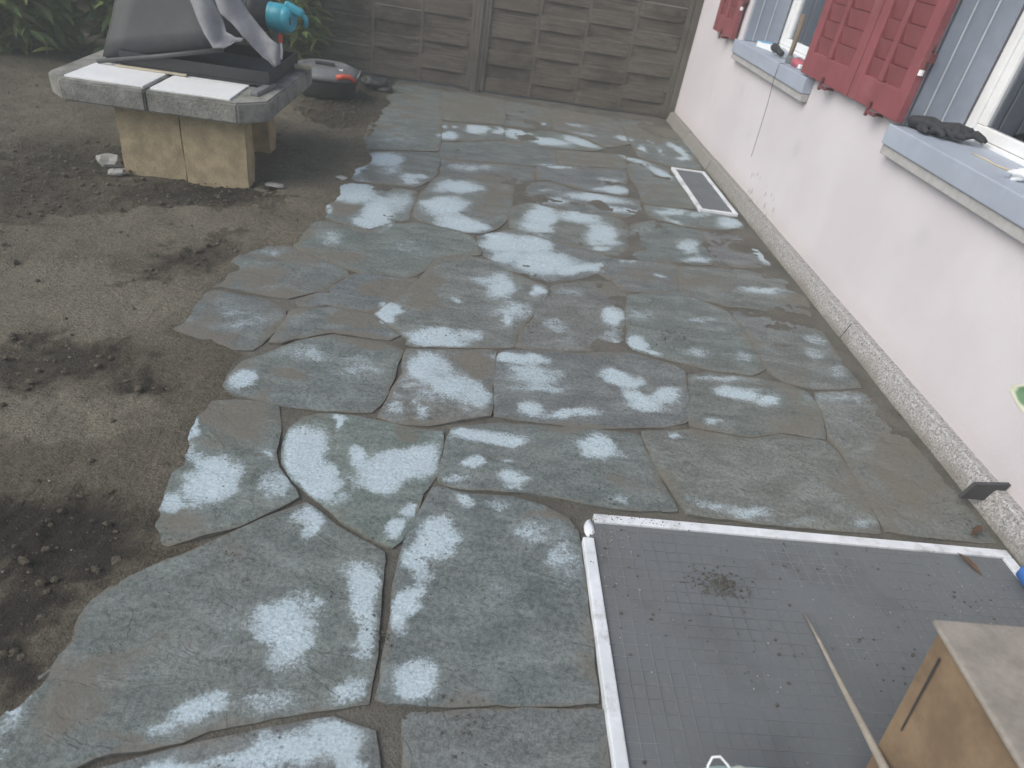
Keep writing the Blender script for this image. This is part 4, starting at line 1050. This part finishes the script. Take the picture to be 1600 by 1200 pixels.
for k in range(5):
    MB().box((-1.20 + k * .014, 4.518, .765), (-1.193 + k * .014, 4.526, .805), 0.001).build('cooling_vent', M_BLACK, mach)
mc2 = Matrix.Translation((-1.40, 4.6, .785)) @ Matrix.Rotation(R(90), 4, 'Y')
MB().lathe([(.060, 0), (.108, .005), (.112, .03), (.108, .06), (.085, .10), (.075, .125)], 28, mc2).build('motor_collar', M_BLACK, mach, True)
MB().lathe([(.085, -.008), (.09, -.004), (.088, .003)], 28, mc2).build('guard_ring', M_STEEL, mach, True)
MB().box((-1.262, 4.58, .505), (-1.225, 4.625, .72), 0.005).build('stand', M_STEEL, mach)
MB().box((-1.222, 4.55, .655), (-1.200, 4.575, .70), 0.004).build('switch', M_ORANGE, mach)
MB().tube([(-1.213, 4.56, .56), (-1.208, 4.56, .60), (-1.211, 4.562, .654)], .008, 8).build('switch_lead', M_PVC, mach)
def ribbon(a, b, name, parent, extra=4):
    """cloth strip between two edge lines, folded a little"""
    def dens(L):
        L = [Vector(p) for p in L]
        out = []
        for i in range(len(L) - 1):
            for k in range(6):
                out.append(L[i].lerp(L[i + 1], k / 6))
        return out + [L[-1]]
    A, B = dens(a), dens(b)
    m = MB()
    n = 8
    for i, (p, q) in enumerate(zip(A, B)):
        for k in range(n + 1):
            u = k / n
            w = p.lerp(q, u)
            w.y += 0.018 * math.sin(u * 5 + i * .25) + 0.012 * noise.noise(w * 16)
            w.z += 0.008 * noise.noise(w * 22)
            m.v.append(tuple(w))
    for i in range(len(A) - 1):
        for k in range(n):
            s = i * (n + 1) + k
            m.f.append((s, s + 1, s + n + 2, s + n + 1))
    o = m.build(name, M_FELT, parent, True)
    md = o.modifiers.new('thick', 'SOLIDIFY')
    md.thickness = 0.006
    return o
cloth = thing('cloth', (-1.4, 4.1, .6), 'crumpled grey cloth strip hanging over the machine hood', 'cloth')
ribbon([(-1.56, 4.30, 1.15), (-1.442, 4.08, .955), (-1.388, 4.08, .844), (-1.296, 4.08, .772), (-1.218, 4.08, .682), (-1.13, 4.08, .61)],
       [(-1.45, 4.34, 1.15), (-1.334, 4.12, .967), (-1.257, 4.12, .858), (-1.172, 4.12, .771), (-1.10, 4.12, .726), (-1.105, 4.12, .633)], 'hanging_strip', cloth)
ribbon([(-1.66, 4.27, 1.14), (-1.575, 4.10, .94), (-1.501, 4.085, .775), (-1.436, 4.07, .669), (-1.378, 4.07, .675), (-1.30, 4.07, .725)],
       [(-1.58, 4.29, 1.14), (-1.455, 4.12, .95), (-1.40, 4.10, .835), (-1.375, 4.10, .752), (-1.322, 4.10, .734), (-1.271, 4.10, .738)], 'hanging_fold', cloth)
o = MB().box((-.022, -.13, 0), (.022, .13, .022), 0.004).build('metal_bar', M_STEEL)
o.location = (-1.19, 4.07, .481); o.rotation_euler = (0, 0, R(-7))
tag(o, 'short grey metal bar lying on the right rim of the table', 'bar')
o = MB().lathe([(.014, 0), (.018, .01), (.016, .05), (.02, .10), (.012, .115)], 14, Matrix.Rotation(R(82), 4, 'Y')).build('wooden_stick', M_BEIGE, None, True)
o.location = (-1.17, 4.70, .500)
tag(o, 'small pale turned wooden stick by the machine stand on the table', 'stick')

# ------------------------------------------------------------------ dark tub by the fence
tub = thing('plastic_tub', (-1.28, 6.2, 0), 'black plastic tub with grey lid and red latch near the fence', 'tub')
def superring(a, b, n=36, e=3.2):
    out = []
    for k in range(n):
        w = 2 * math.pi * k / n
        c, s = math.cos(w), math.sin(w)
        out.append((a * math.copysign(abs(c) ** (2 / e), c), b * math.copysign(abs(s) ** (2 / e), s)))
    return out
def loft(secs, c, n=36, e=3.2):
    m = MB()
    for a, b, z in secs:
        m.v += [(c[0] + x, c[1] + y, c[2] + z) for x, y in superring(a, b, n, e)]
    for i in range(len(secs) - 1):
        for k in range(n):
            m.f.append((i * n + k, i * n + (k + 1) % n, (i + 1) * n + (k + 1) % n, (i + 1) * n + k))
    m.f += [tuple(range(n))[::-1], tuple((len(secs) - 1) * n + k for k in range(n))]
    return m
M_LID = plain('grey_plastic_lid', (0.155, 0.165, 0.175), 0.5, 0.2, 7, 0.1, dirt=0.4)
tc = (-1.285, 6.20, 0)
loft([(.21, .19, .0), (.24, .215, .03), (.268, .245, .13), (.268, .245, .15)], tc, e=2.15).build('tub_body', M_BLACK, tub, True)
lid = loft([(.268, .245, .151), (.292, .265, .155), (.296, .270, .178), (.280, .252, .205), (.20, .175, .238), (.165, .145, .240), (.155, .135, .232), (.06, .05, .236)], tc, e=2.15).build('lid', M_LID, tub, True)
MB().box((-1.36, 6.15, .237), (-1.20, 6.185, .262), 0.008, Matrix.Rotation(0.0, 4, 'Z')).build('lid_grip', M_BLACK, lid)
MB().tube([(-1.15, 5.965, .192), (-1.10, 5.985, .205), (-1.05, 6.02, .198), (-1.02, 6.05, .165)], .021, 10).build('latch', M_ORANGE, tub, True)
MB().tube([(-1.01, 6.08, .17), (-.985, 6.10, .22), (-.985, 6.15, .235), (-.99, 6.22, .18)], .006, 8).build('wire_handle', M_STEEL, tub, True)
MB().box((-1.17, 6.06, .215), (-1.115, 6.12, .238), 0.005).build('white_tag', M_PVC, tub)
o = MB().lump((0, 0, .06), (.13, .09, .05), 3, .45, 4.2).lump((.09, -.05, .02), (.06, .05, .03), 2, .4, 8.1).build('shadow_lump', M_BLACK, None, True)  # black shape added where the ground by the tub is only in shadow
o.location = (-.93, 6.62, 0)
tag(o, 'dark lump standing in for the shadow between the tub and fence', 'shadow stand-in')

# ------------------------------------------------------------------ small things on the window sills
M_WOOD = plain('hammer_handle_wood', (0.17, 0.135, 0.10), 0.7, 0.25, 12, 0.2)
M_PAPER = plain('white_packaging', (0.75, 0.78, 0.80), 0.5, 0.06, 9, 0.1)
M_BLUE = plain('blue_plastic', (0.05, 0.17, 0.50), 0.4, 0.12, 8, 0.05)
M_LBLUE = plain('light_blue_print', (0.12, 0.40, 0.66), 0.5, 0.08, 8, 0.05)
M_PINK = plain('pink_red_plastic', (0.42, 0.11, 0.15), 0.5, 0.15, 8, 0.05)
M_GLOVE = plain('black_work_glove', (0.035, 0.036, 0.042), 0.85, 0.3, 40, 0.6, 200, bdist=0.003)
ham = thing('hammer', (2.03, 4.86, .944), 'hammer with brown wooden handle standing on the far window sill', 'hammer')
MB().box((-.021, -.055, 0), (.021, .055, .042), 0.006, Matrix.Translation((2.03, 4.87, .945)) @ Matrix.Rotation(R(-20), 4, 'Z')).build('head', M_STEEL, ham)
MB().tube([(2.03, 4.875, .975), (2.05, 4.92, 1.05), (2.075, 4.98, 1.13), (2.095, 5.04, 1.215)], [.014, .016, .017, .019], 10, .75).build('handle', M_WOOD, ham, True)
tor = thing('torch', (2.04, 5.10, .944), 'black cylindrical torch lying beside the hammer on the sill', 'torch')
mt = Matrix.Translation((2.03, 5.02, .972)) @ Matrix.Rotation(R(-84), 4, 'X')
MB().lathe([(.016, 0), (.02, .004), (.02, .10), (.027, .125), (.028, .165), (.024, .167)], 18, mt).build('torch_body', M_BLACK, tor, True)
MB().lathe([(.022, .168), (.021, .172)], 18, mt).build('lens', M_STEEL, tor)
pk = thing('packet', (2.08, 5.42, .944), 'small white and light blue packet on the far sill', 'packet')
mp = Matrix.Translation((2.085, 5.40, .944)) @ Matrix.Rotation(R(14), 4, 'Z')
MB().box((-.05, -.11, .001), (.05, .11, .038), 0.004, mp).build('packet_box', M_PAPER, pk)
MB().box((-.051, .03, .0385), (.051, .108, .0415), 0.001, mp).build('printed_band', M_LBLUE, pk)
MB().box((-.051, -.10, .0385), (.02, -.06, .0412), 0.001, mp).build('printed_band', M_LBLUE, pk)
pc = thing('pouch', (2.03, 4.70, .944), 'pink red plastic pouch beside the hammer head on the sill', 'pouch')
MB().lump((2.03, 4.70, .966), (.045, .075, .030), 3, .4, 6.0).build('pouch_body', M_PINK, pc, True)
MB().box((2.0, 4.60, .946), (2.075, 4.655, .972), 0.006).build('clear_flap', M_PAPER, pc)
pl = thing('pliers', (2.15, 4.82, .944), 'black handled pliers lying against the window on the far sill', 'pliers')
MB().tube([(2.17, 4.98, .956), (2.16, 4.90, .957), (2.12, 4.80, .956), (2.12, 4.72, .955)], [.008, .010, .009, .007], 8).build('handle', M_BLACK, pl, True)
MB().tube([(2.14, 4.98, .957), (2.15, 4.90, .959), (2.175, 4.80, .957), (2.17, 4.72, .956)], [.008, .010, .009, .007], 8).build('handle', M_BLACK, pl, True)
MB().tube([(2.155, 4.98, .958), (2.155, 5.02, .958), (2.155, 5.05, .957)], [.014, .013, .006], 8).build('jaw', M_STEEL, pl, True)
st = MB().tube([(1.975, 4.77, .9445), (1.936, 4.772, .944), (1.9345, 4.773, .90), (1.935, 4.775, .85), (1.950, 4.777, .70), (1.958, 4.781, .55), (1.966, 4.786, .335)], .0018, 6).build('string', M_BLACK, None, True)
tag(st, 'thin dark string hanging from the far sill down the wall', 'string')

def glove(name, c, rz, label, roll, spread):
    m = MB()
    M = Matrix.Translation(c) @ Matrix.Rotation(rz, 4, 'Z') @ Matrix.Rotation(roll, 4, 'X')
    m.tube([M @ Vector((-.10, 0, .024)), M @ Vector((-.06, 0, .03)), M @ Vector((-.01, .002, .034)), M @ Vector((.045, 0, .028))], [.040, .046, .054, .046], 14, .62)
    for k, (y, ln, cv) in enumerate(((-.046, .075, 1.5), (-.016, .095, 2.2), (.016, .090, 1.6), (.046, .068, 2.4))):
        a = Vector((.03, y, .02)); d = Vector((1, y * spread * 8, 0)).normalized()
        pts = [a, a + d * ln * .45 + Vector((0, 0, .010 * cv)), a + d * ln * .8 + Vector((0, 0, .006)), a + d * ln + Vector((0, 0, -.004))]
        m.tube([M @ p for p in pts], [.0135, .0135, .0125, .007], 10)
    pts = [Vector((-.03, -.035, .018)), Vector((.0, -.062, .022)), Vector((.03, -.075, .016))]
    m.tube([M @ p for p in pts], [.017, .016, .009], 10)
    o = m.build(name, M_GLOVE, None, True)
    md = o.modifiers.new('weld', 'REMESH')
    md.mode = 'VOXEL'
    md.voxel_size = 0.0032
    md.use_smooth_shade = True
    return tag(o, label, 'glove', 'work gloves on the near sill')
glove('work_glove', (2.075, 3.16, .947), R(-60), 'black work glove at the shutter end of the near sill', 0.06, .6)
glove('work_glove', (2.155, 3.09, .950), R(-25), 'black work glove lying nearer the window frame on the near sill', -0.06, .9)
o = MB().lump((0, 0, .012), (.016, .012, .012), 2, .3, 2).build('white_pebble', M_PAPER, None, True)
o.location = (2.058, 3.245, .944)
tag(o, 'tiny white crumb of plaster behind the black gloves', 'crumb')
o = MB().tube([(2.10, 2.86, .9455), (2.115, 2.78, .946), (2.105, 2.70, .9465), (2.13, 2.62, .947), (2.12, 2.52, .946), (2.14, 2.40, .946)], [.003, .004, .004, .005, .005, .004], 7).build('yellow_cord', M_BEIGE, None, True)
tag(o, 'yellowish frayed cord lying along the near window sill', 'cord')
o = MB().lump((0, 0, .02), (.03, .04, .022), 3, .6, 9).build('paper_scrap', M_PAPER, None, True)
o.location = (2.06, 2.50, .944)
tag(o, 'crumpled pale scrap on the near sill at the picture edge', 'scrap')

# ------------------------------------------------------------------ things at the right and in front
o = MB().prism([(1.851, .036), (1.998, .036), (1.998, .066), (1.990, .082), (1.998, .118), (1.872, .105)], -.007, .007, Matrix.Translation((0, 1.70, 0)) @ Matrix.Rotation(R(90), 4, 'X')).build('metal_plate', plain('dark_slate_plate', (0.06, 0.06, 0.065), 0.7, 0.15, 12, 0.3))
tag(o, 'dark grey plate sticking out from the foot of the house wall', 'plate')
o = loft([(.020, .058, .0), (.026, .066, .004), (.026, .066, .035), (.018, .05, .045)], (1.868, 1.31, .021), 28, 3).build('blue_block', M_BLUE, None, True)
tag(o, 'blue plastic piece lying on the screen cover beside the right frame bar', 'plastic piece')

M_PLY = plain('grey_beige_board', (0.255, 0.235, 0.21), 0.8, 0.2, 14, 0.3, dirt=0.5, dirtc=(0.19, 0.17, 0.14))
M_CARD = plain('brown_cardboard', (0.195, 0.140, 0.088), 0.85, 0.2, 9, 0.3, dirt=0.7, dirtc=(0.13, 0.09, 0.055))
crate = thing('wooden_box', (1.25, .45, .013), 'brown box with grey beige lid in the near right corner', 'box')
cb = MB().add([(.972, .668, .013), (1.46, .668, .013), (1.46, .16, .013), (.972, .16, .013), (1.0, .778, .485), (1.50, .778, .485), (1.50, .12, .485), (1.0, .12, .485)],
              [(0, 1, 2, 3), (4, 7, 6, 5), (0, 4, 5, 1), (1, 5, 6, 2), (2, 6, 7, 3), (3, 7, 4, 0)])
cb.build('box_body', M_CARD, crate)
M_TAPE = plain('brown_parcel_tape', (0.16, 0.105, 0.055), 0.35, 0.15, 9, 0.1)
MB().add([(.974, .40, .05), (.974, .455, .05), (.9965, .455, .484), (.9965, .40, .484)], [(0, 1, 2, 3)]).build('tape_strip', M_TAPE, crate)
MB().add([(.9835, .692, .27), (.9835, .696, .27), (.9935, .741, .455), (.9935, .735, .455)], [(0, 1, 2, 3)]).build('open_seam', M_BLACK, crate)
MB().box((.988, .10, .486), (1.515, .791, .500), 0.004, jit=.004).build('lid', M_PLY, crate)
o = MB().lump((0, 0, 0), (.010, .022, .013), 2, .3, 1).build('white_shard', M_PAPER, None, True)
o.location = (1.40, 1.035, .022)
tag(o, 'small white stone shard on the screen cover beside the box corner', 'shard')
o = MB().tube([(1.066, 1.163, .0155), (1.042, 1.04, .061), (1.014, .908, .108), (.988, .78, .154), (.961, .653, .201), (.941, .56, .234)], [.0026, .0042, .0060, .0078, .0096, .0105], 10).build('garden_stake', plain('pale_cane', (0.35, 0.315, 0.26), 0.7, 0.15, 20, 0.2), None, True)
tag(o, 'thin pale cane leaning from the screen cover against the brown box', 'cane')

M_AQUA = plain('pale_green_plastic', (0.42, 0.55, 0.52), 0.35, 0.06, 5, 0.05)
can = thing('canister', (.58, .50, .013), 'pale green plastic canister with white wire loop at the bottom edge', 'canister')
loft([(.105, .085, .0), (.118, .095, .02), (.118, .095, .26), (.110, .088, .285), (.07, .05, .292)], (.605, .505, .013), 32, 3.6).build('canister_body', M_AQUA, can, True)
MB().lathe([(.021, 0), (.022, .022), (.015, .030)], 18, Matrix.Translation((.588, .560, .303))).build('cap', plain('milky_cap', (0.50, 0.54, 0.48), 0.4, 0.06, 5), can, True)
MB().tube([(.535, .572, .300), (.534, .583, .315), (.541, .592, .327), (.555, .593, .329), (.568, .583, .322), (.578, .572, .314)], .0022, 8).build('wire_loop', M_PVC, can, True)

# variegated house plant on the box, one leaf reaching into the picture
def leaf_material(name, g1, g2, edge=None):
    t = NT(name)
    p = t.pos(obj=True)
    col = t.mix(t.noise(p, 25, 4), g1, g2)
    if edge is not None:
        col = t.mix(t.step(t.math('ADD', t.attr('rim'), t.math('MULTIPLY', t.math('SUBTRACT', t.noise(p, 30, 3), .5), .5)), .62, .8), col, edge)
    else:
        col = t.mix(t.step(t.rnd(), 0, 1, 0, .25), col, (0.16, 0.17, 0.05))
    m = t.done(col, 0.5, t.bump(t.noise(p, 60, 2), 0.2, 0.003))
    if edge is None:
        tl = t.node('BsdfTranslucent', {'Color': t.mix(0.35, col, (0.30, 0.38, 0.08))})
        mx = t.node('MixShader', {0: 0.5})
        t.t.links.new(t.b.outputs[0], mx.inputs[1])
        t.t.links.new(tl.outputs[0], mx.inputs[2])
        t.t.links.new(mx.outputs[0], t.t.nodes['Material Output'].inputs['Surface'])
    return m
M_VAR = leaf_material('variegated_leaf', (0.05, 0.13, 0.065), (0.10, 0.22, 0.11), (0.52, 0.54, 0.43))
plant = thing('potted_plant', (1.28, .50, .50), 'potted plant with cream edged green leaf showing at the right picture edge', 'plant')
MB().lathe([(.06, 0), (.065, .005), (.085, .14), (.09, .145), (.088, .165), (.078, .165), (.075, .13)], 28, Matrix.Translation((1.28, .50, .501))).build('pot', plain('terracotta', (0.36, 0.16, 0.09), .85, .12), plant, True)
def broad_leaf(base, tip, width, up, name, parent, material, droop=.03):
    base, tip, up = Vector(base), Vector(tip), Vector(up).normalized()
    ax = tip - base
    side = ax.cross(up).normalized()
    nrm = side.cross(ax).normalized()
    V, F, rim = [], [], []
    nl, nw = 12, 6
    for i in range(nl + 1):
        u = i / nl
        w = width * math.sin(math.pi * min(1, u * .94 + .05)) ** .75
        for k in range(nw + 1):
            s = k / nw * 2 - 1
            p = base + ax * u + side * (s * w) + nrm * (droop * math.sin(math.pi * u) + abs(s) * w * .25)
            V.append(tuple(p)); rim.append(max(abs(s), abs(u * 2 - 1) ** 4))
    for i in range(nl):
        for k in range(nw):
            a = i * (nw + 1) + k
            F.append((a, a + 1, a + nw + 2, a + nw + 1))
    o = link_grid(name, np.array(V), np.array(F), material, {'rim': rim})
    md = o.modifiers.new('thick', 'SOLIDIFY'); md.thickness = .0015
    put(o, parent)
    return o
stems = MB()
for (b, t_, w, u) in (((1.12, .80, .945), (.925, .893, .978), .056, (-.55, -.55, .35)), ((1.33, .62, .92), (1.52, .72, .99), .045, (0, 0, 1)), ((1.24, .42, .90), (1.10, .28, .96), .042, (0, 0, 1)), ((1.34, .44, .95), (1.48, .34, 1.04), .042, (0, 0, 1)), ((1.28, .55, 1.0), (1.30, .66, 1.13), .042, (0, -1, .4))):
    broad_leaf(b, t_, w, u, 'leaf', plant, M_VAR)
    stems.tube([(1.28, .50, .63), (1.28 + (b[0] - 1.28) * .35, .50 + (b[1] - .50) * .35, .63 + (b[2] - .63) * .6), b], [.005, .004, .003], 7)
stems.build('stem', M_VAR, plant, True)
MB().lathe([(.074, 0), (.074, .004)], 20, Matrix.Translation((1.28, .50, .632))).build('potting_soil', M_SOIL, plant)

# ------------------------------------------------------------------ shrubs in front of the fence
M_LEAF = leaf_material('shrub_leaf', (0.17, 0.25, 0.09), (0.29, 0.38, 0.17))
M_LEAF2 = leaf_material('shrub_leaf_yellow', (0.26, 0.29, 0.12), (0.38, 0.39, 0.20))
M_STEM = plain('shrub_stem', (0.09, 0.075, 0.05), .9, .2)
def shrub(c, rx, ry, h, n, ll, label, seed):
    rnd = random.Random(seed)
    root = thing('leafy_shrub', c, label, 'shrub', 'shrubs in front of the fence')
    st_ = MB()
    tips = []
    for k in range(26):
        a = rnd.uniform(0, 6.283); r = math.sqrt(rnd.random())
        tx, ty, tz = c[0] + rx * r * math.cos(a), c[1] + ry * r * math.sin(a), h * rnd.uniform(.3, 1.0)
        b = Vector((c[0] + (tx - c[0]) * .25, c[1] + (ty - c[1]) * .25, 0))
        m1 = Vector((c[0] + (tx - c[0]) * .6, c[1] + (ty - c[1]) * .6, tz * .55))
        st_.tube([b, m1, (tx, ty, tz)], [.012, .008, .003], 6)
        tips.append((b, m1, Vector((tx, ty, tz))))
    st_.build('stems', M_STEM, root)
    for material, share in ((M_LEAF, .72), (M_LEAF2, .28)):
        lm = MB()
        for k in range(int(n * share)):
            b, m1, t_ = rnd.choice(tips)
            u = rnd.uniform(.1, 1.0)
            p = (b.lerp(m1, u * 2) if u < .5 else m1.lerp(t_, u * 2 - 1)) + Vector((rnd.gauss(0, .09), rnd.gauss(0, .09), rnd.gauss(0, .07)))
            if p.z < .03:
                p.z = rnd.uniform(.04, .2)
            a = rnd.uniform(0, 6.283)
            l = ll * rnd.uniform(.6, 1.25)
            d = Vector((math.cos(a), math.sin(a), rnd.uniform(-.75, .35))).normalized()
            s = d.cross(Vector((rnd.uniform(-.9, .1), rnd.uniform(-.9, .1), 1))).normalized() * l * .17
            nn = s.cross(d).normalized() * l * .05
            q = [p, p + d * l * .3 + s * .85 + nn, p + d * l * .65 + s * .8 + nn, p + d * l + Vector((0, 0, -l * .12)), p + d * l * .65 - s * .8 + nn, p + d * l * .3 - s * .85 + nn, p + d * l * .48 - nn * .6]
            lm.add(q, [(0, 1, 6), (1, 2, 6), (2, 3, 6), (3, 4, 6), (4, 5, 6), (5, 0, 6)])
        lm.build('foliage', material, root)
    return root
shrub((-3.75, 6.25, 0), .70, .48, 1.4, 2900, .20, 'yellow green leafy shrub at the far left picture corner', 1)
shrub((-2.85, 6.55, 0), .55, .40, 1.5, 2300, .19, 'green leafy shrub partly behind the dark machine hood', 2)
shrub((-1.92, 6.95, 0), .45, .16, 1.4, 1300, .17, 'small leafy shrub between the turquoise motor and fence', 3)
shrub((-4.9, 6.0, 0), .7, .6, 1.7, 1200, .16, 'leafy shrub beyond the left picture edge', 4)

# ------------------------------------------------------------------ loose stones and crumbs
M_ROCK = plain('pale_stone', (0.30, 0.30, 0.285), .9, .2, 12, .4)
M_DROCK = plain('dark_soil_clod', (0.05, 0.045, 0.038), .95, .3, 20, .5)
for (x, y, r, s, lab) in ((-2.04, 3.93, (.075, .05, .04), 1, 'pale broken stone lying left of the ochre table leg'), (-1.94, 3.80, (.05, .04, .02), 2, 'flat grey stone chip at the foot of the ochre table leg')):
    o = MB().lump((0, 0, 0), r, 2, .5, s).build('loose_stone', M_ROCK)
    o.location = (x, y, r[2] * .3)
    tag(o, lab, 'stone', 'loose stones by the table')
for (x, y, r, s, lab) in ((-.775, 4.165, (.04, .022, .012), 5, 'long pale stone chip on the slab edge left of the joint'), (-1.11, 3.90, (.06, .03, .010), 6, 'flat bluish stone chip lying on the soil right of the table')):
    o = MB().lump((0, 0, 0), r, 2, .4, s).build('stone_chip', M_ROCK)
    o.location = (x, y, .012)
    tag(o, lab, 'stone')
def crumbs(name, spots, material, label):
    m = MB()
    for (x, y, z, r, s) in spots:
        m.lump((x, y, z + r * .4), (r, r * random.uniform(.6, 1.1), r * random.uniform(.4, .8)), 0 if r < .003 else 1, .5, s)
    o = m.build(name, material)
    return tag(o, label, None, None, 'stuff')
rc = random.Random(5)
def on_cover(n, lo, hi, power=2.5):
    out = []
    while len(out) < n:
        x, y = rc.uniform(.50, 1.85), rc.uniform(.5, 1.43)
        if noise.noise(Vector((x * 3, y * 3, 1))) + rc.uniform(-.4, .6) < 0:
            continue
        out.append((x, y, .0118, lo + (hi - lo) * rc.random() ** power, rc.uniform(0, 50)))
    return out
def cluster(cx, cy, sx, sy, n, lo, hi, z):
    return [(rc.gauss(cx, sx), rc.gauss(cy, sy), z, lo + (hi - lo) * rc.random() ** 2, rc.uniform(0, 50)) for _ in range(n)]
crumbs('pale_grit', on_cover(260, .0010, .0036) + cluster(1.68, 1.27, .08, .05, 90, .001, .0035, .0118) + cluster(.53, 1.40, .03, .03, 40, .001, .004, .0118), M_ROCK, 'pale grit scattered over the dark screen cover')
crumbs('dark_grit', on_cover(420, .0012, .0055) + cluster(.84, 1.245, .042, .024, 420, .001, .0045, .0115) + cluster(.51, 1.30, .02, .12, 60, .001, .003, .019) + cluster(.62, 1.457, .08, .01, 60, .001, .003, .019), M_SAND, 'brown earth crumbs scattered over the screen cover and frame')
sp = []
for _ in range(16000):
    x, y = rc.uniform(-3.9, -.75), rc.uniform(.4, 6.6)
    f = field(warp(np.array([[x, y]]), 3.2), SOIL)[0]
    if inside(np.array([[x, y]]), PATIO)[0] or rc.random() > (.95 if f < -.2 else .12):
        continue
    sp.append((x, y, -.004, .0025 + .012 * rc.random() ** 4, rc.uniform(0, 50)))
crumbs('soil_grit', [(x, y, -.002, .0010 + .0032 * rc.random() ** 4, q) for x, y, q in ((rc.uniform(-3.6, -.85), rc.uniform(.5, 6.2), rc.uniform(0, 50)) for _ in range(1900)) if not inside(np.array([[x, y]]), PATIO)[0]], M_ROCK, 'pale specks of grit lying on the bare soil')
crumbs('soil_clods', sp, M_SOIL, 'crumbly dark clods strewn over the bare soil')
js_ = []
for (x, y, s_, n) in ((1.02, 2.66, .05, 90), (.45, 2.62, .06, 40), (-.05, 2.50, .05, 50), (.40, 1.50, .09, 120), (-.09, 1.00, .02, 40), (1.28, 4.0, .06, 40), (.1, .80, .05, 60), (-.55, 1.2, .08, 60), (1.80, 2.2, .08, 60), (1.84, 1.6, .06, 60)):
    js_ += cluster(x, y, s_, s_, n, .001, .0045, .001)
crumbs('joint_grit', js_, M_SAND, 'brown grit left on the slabs and in the joints')
for (x, y, rz, lab) in ((1.72, 1.40, .4, 'brown dry leaf on the screen cover near the right frame corner'), (1.845, 1.56, 2.2, 'curled brown leaf against the plinth beside the dark plate')):
    o = MB().add([(0, -.045, 0), (.012, -.01, .006), (.011, .02, .008), (0, .05, .004), (-.011, .02, .010), (-.012, -.01, .007), (0, 0, 0)], [(0, 1, 6), (1, 2, 6), (2, 3, 6), (3, 4, 6), (4, 5, 6), (5, 0, 6)]).build('dry_leaf', plain('dry_leaf_brown', (0.10, 0.062, 0.042), .9, .2))
    o.location = (x, y, .0145)
    o.rotation_euler = (0, 0, rz)
    md = o.modifiers.new('thick', 'SOLIDIFY'); md.thickness = .001
    tag(o, lab, 'leaf', 'dry leaves near the house')
scene.cycles.use_denoising = True

# ------------------------------------------------------------------ haze volume added to lift the blacks as lens haze does
hz = MB().box((-125, -125, -1.2), (125, 125, 3.6))
ht = bpy.data.materials.new('lens_haze')
ht.use_nodes = True
hn = ht.node_tree
hn.nodes.remove(hn.nodes['Principled BSDF'])
pv = hn.nodes.new('ShaderNodeVolumePrincipled')
pv.inputs['Color'].default_value = (0.90, 0.97, 0.94, 1)
pv.inputs['Density'].default_value = 0.017
hn.links.new(pv.outputs[0], hn.nodes['Material Output'].inputs['Volume'])
haze = hz.build('haze', ht)
tag(haze, 'thin added haze imitating lens haze over the whole yard', None, None, 'stuff')
